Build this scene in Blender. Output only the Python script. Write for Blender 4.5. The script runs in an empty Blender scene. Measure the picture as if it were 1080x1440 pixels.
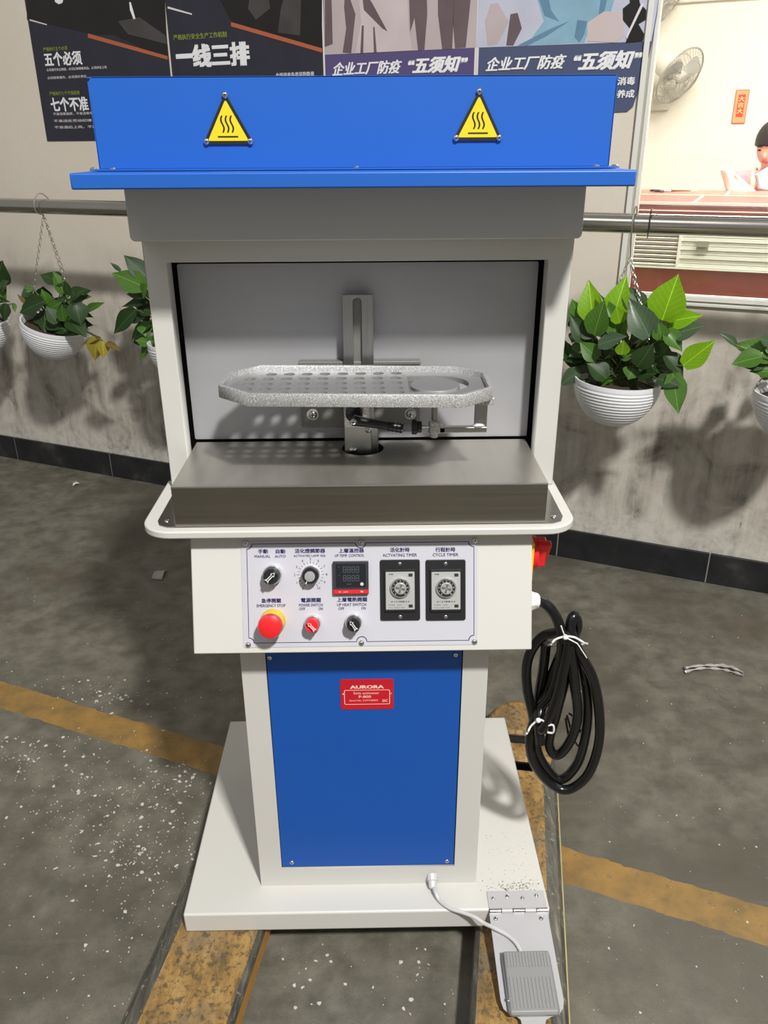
import bpy, bmesh, math, random
from math import sin, cos, pi, radians, hypot, sqrt, atan2
from mathutils import Vector, Matrix
random.seed(7)
SC = bpy.context.scene
COL = SC.collection
# ------------------------------------------------------------------ camera
FPX, PITCH, YAW, ROLL = 1143.6, 0.422766, 0.0134432, -0.0056289
CAM = Vector((0, 0, 1.5))
fwd = Vector((sin(YAW)*cos(PITCH), cos(YAW)*cos(PITCH), -sin(PITCH)))
rt0 = Vector((cos(YAW), -sin(YAW), 0)); up0 = rt0.cross(fwd)
RT = cos(ROLL)*rt0 + sin(ROLL)*up0; UP = -sin(ROLL)*rt0 + cos(ROLL)*up0
cd = bpy.data.cameras.new('camera'); cam = bpy.data.objects.new('camera', cd); COL.objects.link(cam)
cam.matrix_world = Matrix(((RT.x, UP.x, -fwd.x, CAM.x), (RT.y, UP.y, -fwd.y, CAM.y), (RT.z, UP.z, -fwd.z, CAM.z), (0, 0, 0, 1)))
cd.sensor_fit = 'VERTICAL'; cd.sensor_height = 36; cd.sensor_width = 27; cd.lens = FPX/1440*36; cd.clip_start = .02; cd.clip_end = 60
SC.camera = cam
# ------------------------------------------------------------------ world and light
wd = bpy.data.worlds.new('hall'); SC.world = wd; wd.use_nodes = True
bg = wd.node_tree.nodes['Background']; bg.inputs[0].default_value = (1.0, .985, .94, 1); bg.inputs[1].default_value = .29
def area(name, loc, target, size, power, color=(1, 1, 1), size_y=None):
    l = bpy.data.lights.new(name, 'AREA'); l.energy = power; l.color = color; l.size = size
    if size_y: l.shape = 'RECTANGLE'; l.size_y = size_y
    o = bpy.data.objects.new(name, l); COL.objects.link(o); o.location = loc
    o.rotation_euler = (Vector(target)-Vector(loc)).to_track_quat('-Z', 'Y').to_euler(); return o
area('hall_lamp', (1.68, -2.82, 6.0), (0, 1.8, .5), .40, 640, (1, .98, .945))
area('hall_fill_light', (-2.5, -2.0, 5.5), (0, 2.0, .5), 2.5, 40, (1, .98, .95))  # added soft fill, no fixture of the hall
SC.view_settings.view_transform = 'Standard'; SC.view_settings.look = 'None'
SC.view_settings.exposure = 0; SC.view_settings.gamma = 1; SC.view_settings.use_curve_mapping = False

# ------------------------------------------------------------------ geometry helpers
def ray(x, y): return RT*((x-540)/FPX) + UP*((720-y)/FPX) + fwd
def at(x, y, ax, v):
    d = ray(x, y); return CAM + d*((v-CAM[ax])/d[ax])
WD = Vector((.91126, -.41183, 0)); WN = Vector((.41183, .91126, 0)); WDIST = 2.9422
def W(s, z, off=0): return WD*s + WN*(WDIST-off) + Vector((0, 0, z))      # off > 0: in front of the back wall
def wp(x, y, off=0):
    d = ray(x, y); return CAM + d*((WDIST-off-CAM.dot(WN))/d.dot(WN))
def sz(x, y, off=0):
    p = wp(x, y, off); return p.dot(WD), p.z
ORG = {}
def link(o, parent=None, loc=(0, 0, 0)):
    COL.objects.link(o); loc = Vector(loc); ORG[o.name] = loc
    if parent: o.parent = parent; o.location = loc - ORG[parent.name]
    else: o.location = loc
    return o
def tag(o, label=None, cat=None, group=None, kind=None):
    if label: o['label'] = label
    if cat: o['category'] = cat
    if group: o['group'] = group
    if kind: o['kind'] = kind
    return o
def thing(name, label, cat, loc, group=None):
    o = bpy.data.objects.new(name, None); o.empty_display_size = .05
    link(o, None, loc); return tag(o, label, cat, group)
def frame(o, x, y, z=None):
    x = Vector(x).normalized(); y = Vector(y); y = (y-x*y.dot(x)).normalized(); z = x.cross(y)
    return Matrix(((x.x, y.x, z.x, o[0]), (x.y, y.y, z.y, o[1]), (x.z, y.z, z.z, o[2]), (0, 0, 0, 1)))
class MB:
    def __init__(s, M=None): s.v = []; s.f = []; s.mi = []; s.M = M or Matrix(); s.m = 0
    def add(s, vs, fs, M=None):
        n = len(s.v); T = s.M @ M if M else s.M
        s.v += [T @ Vector(p) for p in vs]; s.f += [[i+n for i in f] for f in fs]; s.mi += [s.m]*len(fs); return s
    def box(s, x0, x1, y0, y1, z0, z1, M=None):
        return s.add([(x0,y0,z0),(x1,y0,z0),(x1,y1,z0),(x0,y1,z0),(x0,y0,z1),(x1,y0,z1),(x1,y1,z1),(x0,y1,z1)],
                     [(0,3,2,1),(4,5,6,7),(0,1,5,4),(1,2,6,5),(2,3,7,6),(3,0,4,7)], M)
    def prism(s, pts, z0, z1, M=None):
        n = len(pts)
        a = sum(pts[i][0]*pts[(i+1) % n][1]-pts[(i+1) % n][0]*pts[i][1] for i in range(n))
        if a < 0: pts = pts[::-1]
        return s.add([(p[0], p[1], z0) for p in pts]+[(p[0], p[1], z1) for p in pts],
                     [tuple(range(n))[::-1], tuple(range(n, 2*n))]+[(i, (i+1) % n, n+(i+1) % n, n+i) for i in range(n)], M)
    def lathe(s, prof, n=24, M=None, cap=True):
        vs = []; fs = []
        for r, z in prof:
            for k in range(n): a = 2*pi*k/n; vs.append((r*cos(a), r*sin(a), z))
        for j in range(len(prof)-1):
            for k in range(n): k2 = (k+1) % n; fs.append((j*n+k, j*n+k2, (j+1)*n+k2, (j+1)*n+k))
        if cap: fs += [tuple(range(n))[::-1], tuple((len(prof)-1)*n+k for k in range(n))]
        return s.add(vs, fs, M)
    def cyl(s, r, z0, z1, n=20, M=None, b=0):
        return s.lathe([(r-b, z0), (r, z0+b), (r, z1-b), (r-b, z1)] if b else [(r, z0), (r, z1)], n, M)
    def rod(s, a, b, r, n=12, r2=None):
        a = Vector(a); b = Vector(b); q = (b-a).to_track_quat('Z', 'Y').to_matrix().to_4x4(); q.translation = a
        return s.lathe([(r, 0), (r2 or r, (b-a).length)], n, q)
    def tube(s, pts, r, n=8, closed=False, cap=True):
        pts = [Vector(p) for p in pts]; N = len(pts); vs = []; fs = []; up = None
        for i, p in enumerate(pts):
            t = (pts[(i+1) % N]-pts[i-1]) if closed else (pts[min(i+1, N-1)]-pts[max(i-1, 0)])
            t.normalize()
            if up is None: up = t.orthogonal().normalized()
            up = (up-t*up.dot(t)).normalized(); w = t.cross(up)
            rr = r[i] if isinstance(r, (list, tuple)) else r
            for k in range(n): a = 2*pi*k/n; vs.append(p+up*(rr*cos(a))+w*(rr*sin(a)))
        for i in range(N if closed else N-1):
            j = (i+1) % N
            for k in range(n): k2 = (k+1) % n; fs.append((i*n+k, i*n+k2, j*n+k2, j*n+k))
        if cap and not closed: fs += [tuple(range(n))[::-1], tuple((N-1)*n+k for k in range(n))]
        return s.add(vs, fs)
    def ball(s, c, r, n=12, m=8, sc=(1, 1, 1), M=None):
        pr = [(max(1e-5, r*sin(pi*j/m)), -r*cos(pi*j/m)) for j in range(m+1)]
        T = Matrix.Translation(c) @ Matrix.Diagonal((*sc, 1))
        return s.lathe(pr, n, (M @ T) if M else T)
    def mesh(s, name, mats, org, ang=35):
        me = bpy.data.meshes.new(name)
        me.from_pydata([p-org for p in s.v], [], s.f)
        for m in (mats if isinstance(mats, (list, tuple)) else [mats]): me.materials.append(m)
        me.polygons.foreach_set('material_index', s.mi); me.polygons.foreach_set('use_smooth', [True]*len(s.f))
        me.update(); me.set_sharp_from_angle(angle=radians(ang)); return me
    def build(s, name, mats, parent=None, bevel=0, seg=2, org=None, ang=35):
        if org is None:
            lo = [min(p[i] for p in s.v) for i in range(3)]; hi = [max(p[i] for p in s.v) for i in range(3)]
            org = Vector(((lo[0]+hi[0])/2, (lo[1]+hi[1])/2, lo[2]))
        o = bpy.data.objects.new(name, s.mesh(name, mats, Vector(org), ang)); link(o, parent, org)
        if bevel:
            b = o.modifiers.new('bevel', 'BEVEL'); b.width = bevel; b.segments = seg; b.limit_method = 'ANGLE'; b.angle_limit = radians(40)
            o.modifiers.new('wn', 'WEIGHTED_NORMAL').keep_sharp = True
        return o
def catmull(P, k=8, closed=False):
    P = [Vector(p) for p in P]; n = len(P); out = []
    for i in range(n if closed else n-1):
        a, b, c, d = (P[(i-1) % n], P[i], P[(i+1) % n], P[(i+2) % n]) if closed else (P[max(i-1, 0)], P[i], P[i+1], P[min(i+2, n-1)])
        for j in range(k):
            t = j/k; out.append(.5*((2*b)+(c-a)*t+(2*a-5*b+4*c-d)*t*t+(3*b-a-3*c+d)*t**3))
    if not closed: out.append(P[-1])
    return out
def rrect(x0, x1, y0, y1, r, k=5):
    out = []
    for cx, cy, a0 in ((x1-r, y1-r, 0), (x0+r, y1-r, 90), (x0+r, y0+r, 180), (x1-r, y0+r, 270)):
        for j in range(k+1): a = radians(a0+90*j/k); out.append((cx+r*cos(a), cy+r*sin(a)))
    return out
def curve_mesh(cu, T, name, mats, parent, org=None):
    o = bpy.data.objects.new('tmp', cu); COL.objects.link(o)
    dg = bpy.context.evaluated_depsgraph_get(); me = bpy.data.meshes.new_from_object(o.evaluated_get(dg)); me.name = name
    bpy.data.objects.remove(o); me.transform(T)
    org = Vector(org) if org else sum((v.co for v in me.vertices), Vector())/max(1, len(me.vertices))
    me.transform(Matrix.Translation(-org)); me.materials.clear()
    for m in (mats if isinstance(mats, (list, tuple)) else [mats]): me.materials.append(m)
    ob = bpy.data.objects.new(name, me); return link(ob, parent, org)
def cut_plate(name, outer, holes, t, M, mat, parent=None, bevel=0):
    """flat plate in local XY with real holes, thickness t centred on z = 0"""
    cu = bpy.data.curves.new(name, 'CURVE'); cu.dimensions = '2D'; cu.fill_mode = 'BOTH'; cu.extrude = t/2-bevel; cu.bevel_depth = bevel; cu.bevel_resolution = 1
    cu.offset = -bevel
    for P in [outer]+holes:
        sp = cu.splines.new('POLY'); sp.points.add(len(P)-1); sp.use_cyclic_u = True
        for q, p in zip(sp.points, P): q.co = (p[0], p[1], 0, 1)
    return curve_mesh(cu, M, name, mat, parent)
def text_data(items):
    """items: (text, x, y, height, width or None, shear, bold) in local XY; returns one joined text mesh's data"""
    return items
def text(name, items, M, mat, parent, lift=.0004):
    """each item becomes one flat lettering object (numbers round a dial stay together)"""
    def one(it):
        vs = []; fs = []
        body, x, y, h, w = it[:5]; shear = it[5] if len(it) > 5 else 0; bold = it[6] if len(it) > 6 else 0
        cu = bpy.data.curves.new('t', 'FONT'); cu.body = body; cu.size = 1; cu.offset = 0; cu.shear = shear; cu.resolution_u = 2; cu.fill_mode = 'FRONT'
        o = bpy.data.objects.new('t', cu); COL.objects.link(o); dg = bpy.context.evaluated_depsgraph_get()
        me = bpy.data.meshes.new_from_object(o.evaluated_get(dg)); bpy.data.objects.remove(o)
        xs = [v.co.x for v in me.vertices]; ys = [v.co.y for v in me.vertices]
        cx, cy = (min(xs)+max(xs))/2, (min(ys)+max(ys))/2; H = max(ys)-min(ys); Wd = max(xs)-min(xs)
        ky = h/max(H, .05) if h else w/Wd; kx = w/Wd if w else ky
        e = bold
        for dx, dy in (((0, 0),) if e <= 0 else ((-e, -e*.7), (e, -e*.7), (-e, e*.7), (e, e*.7), (0, 0))):
            n = len(vs)
            for v in me.vertices: vs.append(M @ Vector((x+(v.co.x-cx+dx)*kx, y+(v.co.y-cy+dy)*ky, lift+n/max(1, len(me.vertices))*8e-5)))
            fs += [[i+n for i in p.vertices] for p in me.polygons]
        bpy.data.meshes.remove(me); return vs, fs
    def mk(vs, fs):
        m = MB(); m.v = vs; m.f = fs; m.mi = [0]*len(fs); return m.build(name, mat, parent)
    if name == 'lettering': return [mk(*one(it)) for it in items][-1]
    V = []; F = []
    for it in items: vs, fs = one(it); n = len(V); V += vs; F += [[i+n for i in f] for f in fs]
    return mk(V, F)

# ------------------------------------------------------------------ materials
def nt(name):
    m = bpy.data.materials.new(name); m.use_nodes = True; t = m.node_tree; return m, t, t.nodes['Principled BSDF']
def N(t, typ, **kw):
    n = t.nodes.new(typ)
    for k, v in kw.items():
        if k.startswith('i_'): n.inputs[k[2:].replace('_', ' ')].default_value = v
        else: setattr(n, k, v)
    return n
def ramp(t, src, stops):
    r = t.nodes.new('ShaderNodeValToRGB'); e = r.color_ramp.elements
    e[0].position, e[0].color = stops[0][0], (*stops[0][1], 1); e[1].position, e[1].color = stops[-1][0], (*stops[-1][1], 1)
    for p, c in stops[1:-1]: q = e.new(p); q.color = (*c, 1)
    t.links.new(src, r.inputs[0]); return r.outputs[0]
def noise(t, scale, detail=4, rough=.55, vec=None, dist=0):
    n = N(t, 'ShaderNodeTexNoise'); n.inputs['Scale'].default_value = scale; n.inputs['Detail'].default_value = detail; n.inputs['Roughness'].default_value = rough; n.inputs['Distortion'].default_value = dist
    if vec: t.links.new(vec, n.inputs['Vector'])
    return n.outputs[0]
def mix(t, fac, a, b, mode='MIX'):
    m = N(t, 'ShaderNodeMix', data_type='RGBA', blend_type=mode)
    for sock, v in ((m.inputs[0], fac), (m.inputs[6], a), (m.inputs[7], b)):
        if hasattr(v, 'links') or isinstance(v, bpy.types.NodeSocket): t.links.new(v, sock)
        elif isinstance(v, (int, float)): sock.default_value = v
        else: sock.default_value = (*v, 1)
    return m.outputs[2]
def math_(t, op, a, b=0, c=0, clamp=False):
    m = N(t, 'ShaderNodeMath', operation=op, use_clamp=clamp)
    for i, v in enumerate((a, b, c)):
        if isinstance(v, bpy.types.NodeSocket): t.links.new(v, m.inputs[i])
        else: m.inputs[i].default_value = v
    return m.outputs[0]
def coords(t, scale=(1, 1, 1), rot=(0, 0, 0)):
    g = N(t, 'ShaderNodeNewGeometry'); mp = N(t, 'ShaderNodeMapping'); t.links.new(g.outputs['Position'], mp.inputs[0])
    mp.inputs['Scale'].default_value = scale; mp.inputs['Rotation'].default_value = rot; return mp.outputs[0]
def bump(t, b, h, strength=.2, dist=.002):
    n = N(t, 'ShaderNodeBump'); n.inputs['Strength'].default_value = strength; n.inputs['Distance'].default_value = dist
    t.links.new(h, n.inputs['Height']); t.links.new(n.outputs[0], b.inputs['Normal'])
def plain(name, c, rough=.5, metal=0, var=.06, bmp=0, bscale=400, coat=0):
    m, t, b = nt(name); v = coords(t)
    f = noise(t, 9, 4, vec=v); col = mix(t, f, tuple(max(0, x*(1-var)) for x in c), tuple(x*(1+var) for x in c))
    t.links.new(col, b.inputs['Base Color']); b.inputs['Roughness'].default_value = rough; b.inputs['Metallic'].default_value = metal
    if coat: b.inputs['Coat Weight'].default_value = coat; b.inputs['Coat Roughness'].default_value = .12
    if bmp: bump(t, b, noise(t, bscale, 2, vec=v), bmp, .001)
    return m
CREAM = plain('cream_enamel', (.56, .553, .52), .42, bmp=.05, bscale=700, var=.02)
BLUE = plain('blue_enamel', (.011, .105, .46), .42, bmp=.05, bscale=700, var=.03)
BLUEP = plain('blue_enamel_shaded', (.002, .075, .37), .52, var=.03)  # machine blue darkened: the panel's weaker light is put into the colour
BLACK = plain('black_plastic', (.012, .012, .014), .32)
DARK = plain('cavity_shade', (.01, .01, .01), .8)  # near-black: shade of gaps, holes and screw slots put into the colour
RUBBER = plain('black_rubber', (.005, .005, .0055), .25)
GREYP = plain('grey_plastic', (.23, .23, .23), .45)
LGREY = plain('light_grey_plastic', (.52, .52, .52), .4)
WHITEP = plain('white_plastic', (.78, .78, .77), .35)
RED = plain('red_plastic', (.68, .015, .02), .3)
REDN = plain('red_nameplate', (.52, .008, .02), .35)
YEL = plain('yellow_plastic', (.85, .55, .01), .4)
YSIGN = plain('yellow_sign', (.80, .60, .01), .5)
PANEL = plain('white_panel_print', (.50, .495, .545), .33, var=.01)
NAVY = plain('navy_print', (.012, .01, .09), .5)
INK = plain('black_print', (.01, .01, .01), .5)
WINK = plain('white_print', (.85, .85, .85), .5)
PINKINK = plain('pale_print', (.85, .55, .5), .5)
SILV = plain('turned_silver', (.55, .55, .54), .28, .6)
CHROME = plain('chrome', (.72, .72, .72), .14, 1)
ZINC = plain('zinc_plate', (.46, .455, .47), .4, .15, bmp=.05)
SCRB = plain('screen_glass', (.012, .014, .018), .08)
SEG = plain('unlit_segments', (.10, .11, .12), .4)
WHITE = plain('white_paint', (.80, .79, .76), .5)
def steel(name, base, rough, sx=(3, 300, 3), bs=.08, lo=.75, metal=1):
    m, t, b = nt(name); v = coords(t, sx)
    f = noise(t, 1, 3, vec=v); g = noise(t, 5, 5, vec=coords(t), dist=.6)
    col = mix(t, f, tuple(x*lo for x in base), base); col = mix(t, math_(t, 'MULTIPLY', g, .55), col, tuple(x*.6 for x in base))
    t.links.new(col, b.inputs['Base Color']); b.inputs['Metallic'].default_value = metal
    t.links.new(math_(t, 'MULTIPLY_ADD', f, .18, rough-.08), b.inputs['Roughness']); bump(t, b, f, bs, .0005); return m
TRAYM = steel('stained_stainless', (.40, .38, .34), .20, (4, 4, 200), lo=.65)
TRAYT = steel('smeared_stainless_top', (.58, .55, .49), .34, (22, 6, 22), lo=.5, metal=.75)
PLATEM = steel('brushed_aluminium', (.46, .46, .48), .42, (4, 4, 350), metal=.35, lo=.93)
MOUNTM = plain('dull_mount_steel', (.20, .20, .185), .5, .4)
FACEM = plain('timer_face_silver', (.36, .36, .35), .4)
RAIL = steel('rail_stainless', (.66, .63, .58), .2, (2, 2, 200))
BRIGHT = steel('machined_steel', (.46, .46, .45), .32, (200, 200, 8), lo=.85)
def cast():
    m, t, b = nt('cast_aluminium'); v = coords(t)
    f = noise(t, 650, 3, .7, v); col = ramp(t, f, [(.3, (.30, .30, .30)), (.5, (.50, .50, .50)), (.64, (.95, .95, .95))])
    t.links.new(col, b.inputs['Base Color']); b.inputs['Metallic'].default_value = .5; b.inputs['Roughness'].default_value = .4
    bump(t, b, f, .5, .001); return m
CAST = cast(); CASTF = plain('milled_aluminium', (.43, .43, .44), .34, .6, bmp=.06)
def floor_mat():
    m, t, b = nt('worn_grey_epoxy'); v = coords(t)
    a = noise(t, 1.3, 6, .6, v, .3); c = noise(t, 14, 5, .6, v); d = noise(t, 90, 3, .6, v)
    base = ramp(t, a, [(.30, (.075, .062, .042)), (.43, (.115, .104, .080)), (.52, (.175, .165, .130)), (.60, (.135, .125, .098)), (.7, (.098, .075, .05))])
    base = mix(t, ramp(t, c, [(.35, (.75, .75, .75)), (.62, (0, 0, 0))]), base, (.075, .068, .052))
    base = mix(t, math_(t, 'GREATER_THAN', noise(t, 55, 3, .7, v), .735), base, (.22, .21, .19))
    # streaky scuffs along the gangway
    sc = noise(t, 1, 4, .6, coords(t, (3, 26, 1), (0, 0, radians(24))))
    base = mix(t, ramp(t, sc, [(.58, (0, 0, 0)), (.75, (.5, .5, .5))]), base, (.15, .14, .115))
    base = mix(t, ramp(t, noise(t, 260, 3, .7, v), [(.30, (.45, .45, .45)), (.48, (0, 0, 0))]), base, (.05, .045, .035))
    # painted line
    sp = N(t, 'ShaderNodeSeparateXYZ'); t.links.new(v, sp.inputs[0])
    dd = math_(t, 'ADD', math_(t, 'MULTIPLY', sp.outputs[0], .395), math_(t, 'MULTIPLY', sp.outputs[1], .919))
    dd = math_(t, 'ADD', dd, math_(t, 'MULTIPLY', math_(t, 'SUBTRACT', noise(t, 22, 4, .6, v), .5), .022))
    e = math_(t, 'ABSOLUTE', math_(t, 'SUBTRACT', dd, 1.416))
    line = math_(t, 'LESS_THAN', e, .050)
    wear = math_(t, 'LESS_THAN', noise(t, 38, 5, .75, v), .62)
    yel = mix(t, ramp(t, c, [(.35, (0, 0, 0)), (.65, (1, 1, 1))]), (.32, .18, .042), (.16, .10, .033))
    yel = mix(t, math_(t, 'MULTIPLY', d, .3), yel, (.30, .18, .05))
    base = mix(t, math_(t, 'MULTIPLY', line, math_(t, 'MULTIPLY_ADD', wear, .45, .5)), base, yel)
    t.links.new(base, b.inputs['Base Color']); t.links.new(math_(t, 'MULTIPLY_ADD', c, .25, .38), b.inputs['Roughness'])
    bump(t, b, math_(t, 'ADD', c, d), .25, .002); return m
FLOOR = floor_mat()
def wall_mat():
    m, t, b = nt('stained_plaster'); v = coords(t); sp = N(t, 'ShaderNodeSeparateXYZ'); t.links.new(v, sp.inputs[0]); z = sp.outputs[2]
    a = noise(t, 2.2, 6, .62, v, .4); s = noise(t, 1, 5, .65, coords(t, (14, 14, 1.6))); c = noise(t, 40, 4, .6, v)
    clean = mix(t, a, (.58, .52, .435), (.64, .59, .51)); s2 = noise(t, 7, 6, .65, v, .8); s = math_(t, 'ADD', math_(t, 'MULTIPLY', s, .45), math_(t, 'MULTIPLY', s2, .55)); dirty = ramp(t, s, [(.34, (.15, .135, .115)), (.45, (.36, .33, .285)), (.58, (.52, .485, .43))])
    h = math_(t, 'ADD', z, math_(t, 'MULTIPLY', math_(t, 'SUBTRACT', a, .5), .5))
    f = N(t, 'ShaderNodeMapRange'); t.links.new(h, f.inputs[0]); f.inputs[1].default_value = 1.10; f.inputs[2].default_value = .70
    col = mix(t, f.outputs[0], clean, dirty)
    f2 = N(t, 'ShaderNodeMapRange'); t.links.new(h, f2.inputs[0]); f2.inputs[1].default_value = .30; f2.inputs[2].default_value = .10
    col = mix(t, math_(t, 'MULTIPLY', f2.outputs[0], ramp(t, c, [(.35, (0, 0, 0)), (.6, (.8, .8, .8))])), col, (.55, .53, .48))
    crack = ramp(t, noise(t, 1, 7, .8, coords(t, (30, 30, 5))), [(.30, (1, 1, 1)), (.36, (0, 0, 0))])
    col = mix(t, math_(t, 'MULTIPLY', crack, f.outputs[0]), col, (.07, .065, .055))
    t.links.new(col, b.inputs['Base Color']); b.inputs['Roughness'].default_value = .7; bump(t, b, math_(t, 'ADD', a, math_(t, 'MULTIPLY', c, .2)), .3, .01); return m
WALL = wall_mat()
def tile_mat():
    m, t, b = nt('black_skirting_tile'); v = coords(t); a = noise(t, 8, 6, .6, v); c = noise(t, 60, 3, .6, v)
    col = ramp(t, a, [(.3, (.008, .008, .010)), (.6, (.018, .018, .020)), (.75, (.05, .045, .04))]); t.links.new(col, b.inputs['Base Color'])
    t.links.new(math_(t, 'MULTIPLY_ADD', a, .5, .12), b.inputs['Roughness']); bump(t, b, c, .1, .001); return m
TILE = tile_mat()
def fork_mat():
    m, t, b = nt('worn_yellow_paint'); tc = N(t, 'ShaderNodeTexCoord'); v = coords(t)
    a = noise(t, 1, 6, .7, coords(t, (26, 7, 20), (0, 0, radians(9.8)))); c = noise(t, 90, 4, .7, v); e = noise(t, 5, 5, .6, v)
    col = ramp(t, a, [(.28, (.07, .055, .035)), (.40, (.19, .115, .04)), (.52, (.34, .20, .06)), (.64, (.40, .27, .11)), (.78, (.30, .26, .19))])
    col = mix(t, ramp(t, e, [(.50, (0, 0, 0)), (.62, (.8, .8, .8))]), col, (.15, .125, .085))
    col = mix(t, ramp(t, c, [(.50, (0, 0, 0)), (.62, (.8, .8, .8))]), col, (.075, .055, .03))
    t.links.new(col, b.inputs['Base Color']); b.inputs['Roughness'].default_value = .62; b.inputs['Metallic'].default_value = .1; bump(t, b, math_(t, 'ADD', a, c), .4, .003); return m
FORK = fork_mat()
def edge_mat():
    m, t, b = nt('scraped_steel_edge'); v = coords(t); a = noise(t, 1, 5, .7, coords(t, (90, 8, 60), (0, 0, radians(9.8)))); c = noise(t, 60, 4, .7, v)
    col = ramp(t, a, [(.3, (.045, .042, .036)), (.55, (.12, .115, .095)), (.72, (.28, .26, .20))]); col = mix(t, ramp(t, c, [(.6, (0, 0, 0)), (.72, (1, 1, 1))]), col, (.38, .36, .27))
    t.links.new(col, b.inputs['Base Color']); b.inputs['Roughness'].default_value = .45; b.inputs['Metallic'].default_value = .35; bump(t, b, a, .4, .002); return m
FEDGE = edge_mat()
YEDGE = plain('yellow_edge_paint', (.40, .36, .16), .5, var=.4)
FSIDE = plain('orange_fork_side', (.42, .20, .03), .6, var=.45, bmp=.4, bscale=60)
def leaf_mat(name, c1, c2, sss=.0, rough=.33):
    m, t, b = nt(name); tc = N(t, 'ShaderNodeTexCoord'); sp = N(t, 'ShaderNodeSeparateXYZ'); t.links.new(tc.outputs['Object'], sp.inputs[0])
    a = noise(t, 3, 4, .6, tc.outputs['Object'])
    vein = math_(t, 'ABSOLUTE', sp.outputs[0]); w = N(t, 'ShaderNodeMath', operation='SINE')
    t.links.new(math_(t, 'MULTIPLY', math_(t, 'ADD', sp.outputs[1], math_(t, 'MULTIPLY', vein, -.8)), 45), w.inputs[0])
    col = mix(t, a, c1, c2); col = mix(t, math_(t, 'MULTIPLY', math_(t, 'GREATER_THAN', w.outputs[0], .93), .3), col, tuple(min(1, x*1.5+.02) for x in c2))
    col = mix(t, math_(t, 'LESS_THAN', vein, .012), col, tuple(min(1, x*1.6+.03) for x in c2))
    t.links.new(col, b.inputs['Base Color']); b.inputs['Roughness'].default_value = rough
    tr = N(t, 'ShaderNodeBsdfTranslucent'); t.links.new(col, tr.inputs[0]); mx = N(t, 'ShaderNodeMixShader'); mx.inputs[0].default_value = .25
    t.links.new(b.outputs[0], mx.inputs[1]); t.links.new(tr.outputs[0], mx.inputs[2]); t.links.new(mx.outputs[0], t.nodes['Material Output'].inputs[0]); return m
LB = leaf_mat('bright_leaf', (.14, .32, .006), (.24, .45, .012), rough=.4); LM = leaf_mat('mid_leaf', (.045, .12, .012), (.085, .20, .025), rough=.4)
LD = leaf_mat('dark_leaf', (.014, .040, .008), (.030, .070, .016), rough=.48); LG = leaf_mat('grey_green_leaf', (.05, .09, .045), (.08, .13, .065), rough=.35)
LY = leaf_mat('yellowing_leaf', (.30, .27, .03), (.38, .30, .05)); LBR = leaf_mat('withered_leaf', (.12, .08, .02), (.22, .15, .04))
STEM = plain('vine_stem', (.07, .10, .03), .5)
GLASS, t_, b_ = nt('window_glass')
for n_ in list(t_.nodes):
    if n_.type != 'OUTPUT_MATERIAL': t_.nodes.remove(n_)
_tr = t_.nodes.new('ShaderNodeBsdfTransparent'); _tr.inputs[0].default_value = (.97, .98, .97, 1); _gl = t_.nodes.new('ShaderNodeBsdfGlossy'); _gl.inputs[1].default_value = .02
_fr = t_.nodes.new('ShaderNodeFresnel'); _mx = t_.nodes.new('ShaderNodeMixShader'); t_.links.new(_fr.outputs[0], _mx.inputs[0]); t_.links.new(_tr.outputs[0], _mx.inputs[1]); t_.links.new(_gl.outputs[0], _mx.inputs[2])
t_.links.new(_mx.outputs[0], t_.nodes['Material Output'].inputs[0])

# ------------------------------------------------------------------ setting
def struct(name, mb, mat, parent=None, **k):
    o = mb.build(name, mat, parent, **k)
    if not parent: o['kind'] = 'structure'
    return o
MW = Matrix(((WD.x, WN.x, 0, 0), (WD.y, WN.y, 0, 0), (0, 0, 1, 0), (0, 0, 0, 1)))      # local (s, distance, z)
def mw(): return MB(MW)
D0 = WDIST; TH = .14; SL = -.405; ZS = 1.02; SR = 2.6; ZT = 2.35
struct('floor', MB().box(-9, 9, -4, 10, -.06, 0), FLOOR, org=(0, 0, 0))
wb = mw().box(-6, SL, D0, D0+TH, 0, 3.3).box(SL, SR, D0, D0+TH, 0, ZS-.012).box(SL, SR, D0, D0+TH, ZT, 3.3).box(SR, 4, D0, D0+TH, 0, 3.3)
struct('wall_back', wb, WALL)
base = None
joints = [-5.95, -5.2, -4.6, -3.99, -3.385, -2.758, -2.2, -1.64, -1.08, -.525, .036, .60, 1.16, 1.72, 2.28, 2.84, 3.4]
bb = bpy.data.objects.new('baseboard_back', None); link(bb, None, W(-1, 0)); bb['kind'] = 'structure'
for a, b in zip(joints, joints[1:]):
    mw().box(a+.0025, b-.0025, D0-.013, D0-.001, .001, .121).build('tile', TILE, bb, bevel=.0012)
mw().box(-6, 3.9, D0-.0105, D0-.001, .001, .119).build('grout', plain('grout', (.22, .21, .19), .9), bb)
# window_1: aluminium frame, pane
wf = thing('window_1', None, None, W(1, ZS)); wf['kind'] = 'structure'
ALU = plain('window_aluminium', (.74, .73, .68), .35, .2); ALUD = plain('window_aluminium_dark', (.42, .40, .34), .4, .3)
f = mw()
f.box(SL+.002, SL+.018, D0-.012, D0+.05, ZS-.01, ZT).box(SL+.026, SL+.036, D0+.0, D0+.05, ZS, ZT)
f.box(SL+.002, SR, D0-.012, D0+.05, ZS-.011, ZS-.002).box(SL+.02, SR, D0-.002, D0+.05, ZS+.004, ZS+.018).box(SL+.002, SR, D0-.012, D0+.05, ZT-.03, ZT)
f.build('window_frame', ALU, wf, bevel=.001)
mw().box(SL+.018, SL+.026, D0+.002, D0+.04, ZS, ZT).box(SL+.02, SR, D0+.01, D0+.04, ZS-.002, ZS+.004).build('seal', ALUD, wf)
mw().box(SL+.036, SR, D0+.018, D0+.022, ZS+.018, ZT-.03).build('pane', GLASS, wf)
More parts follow.
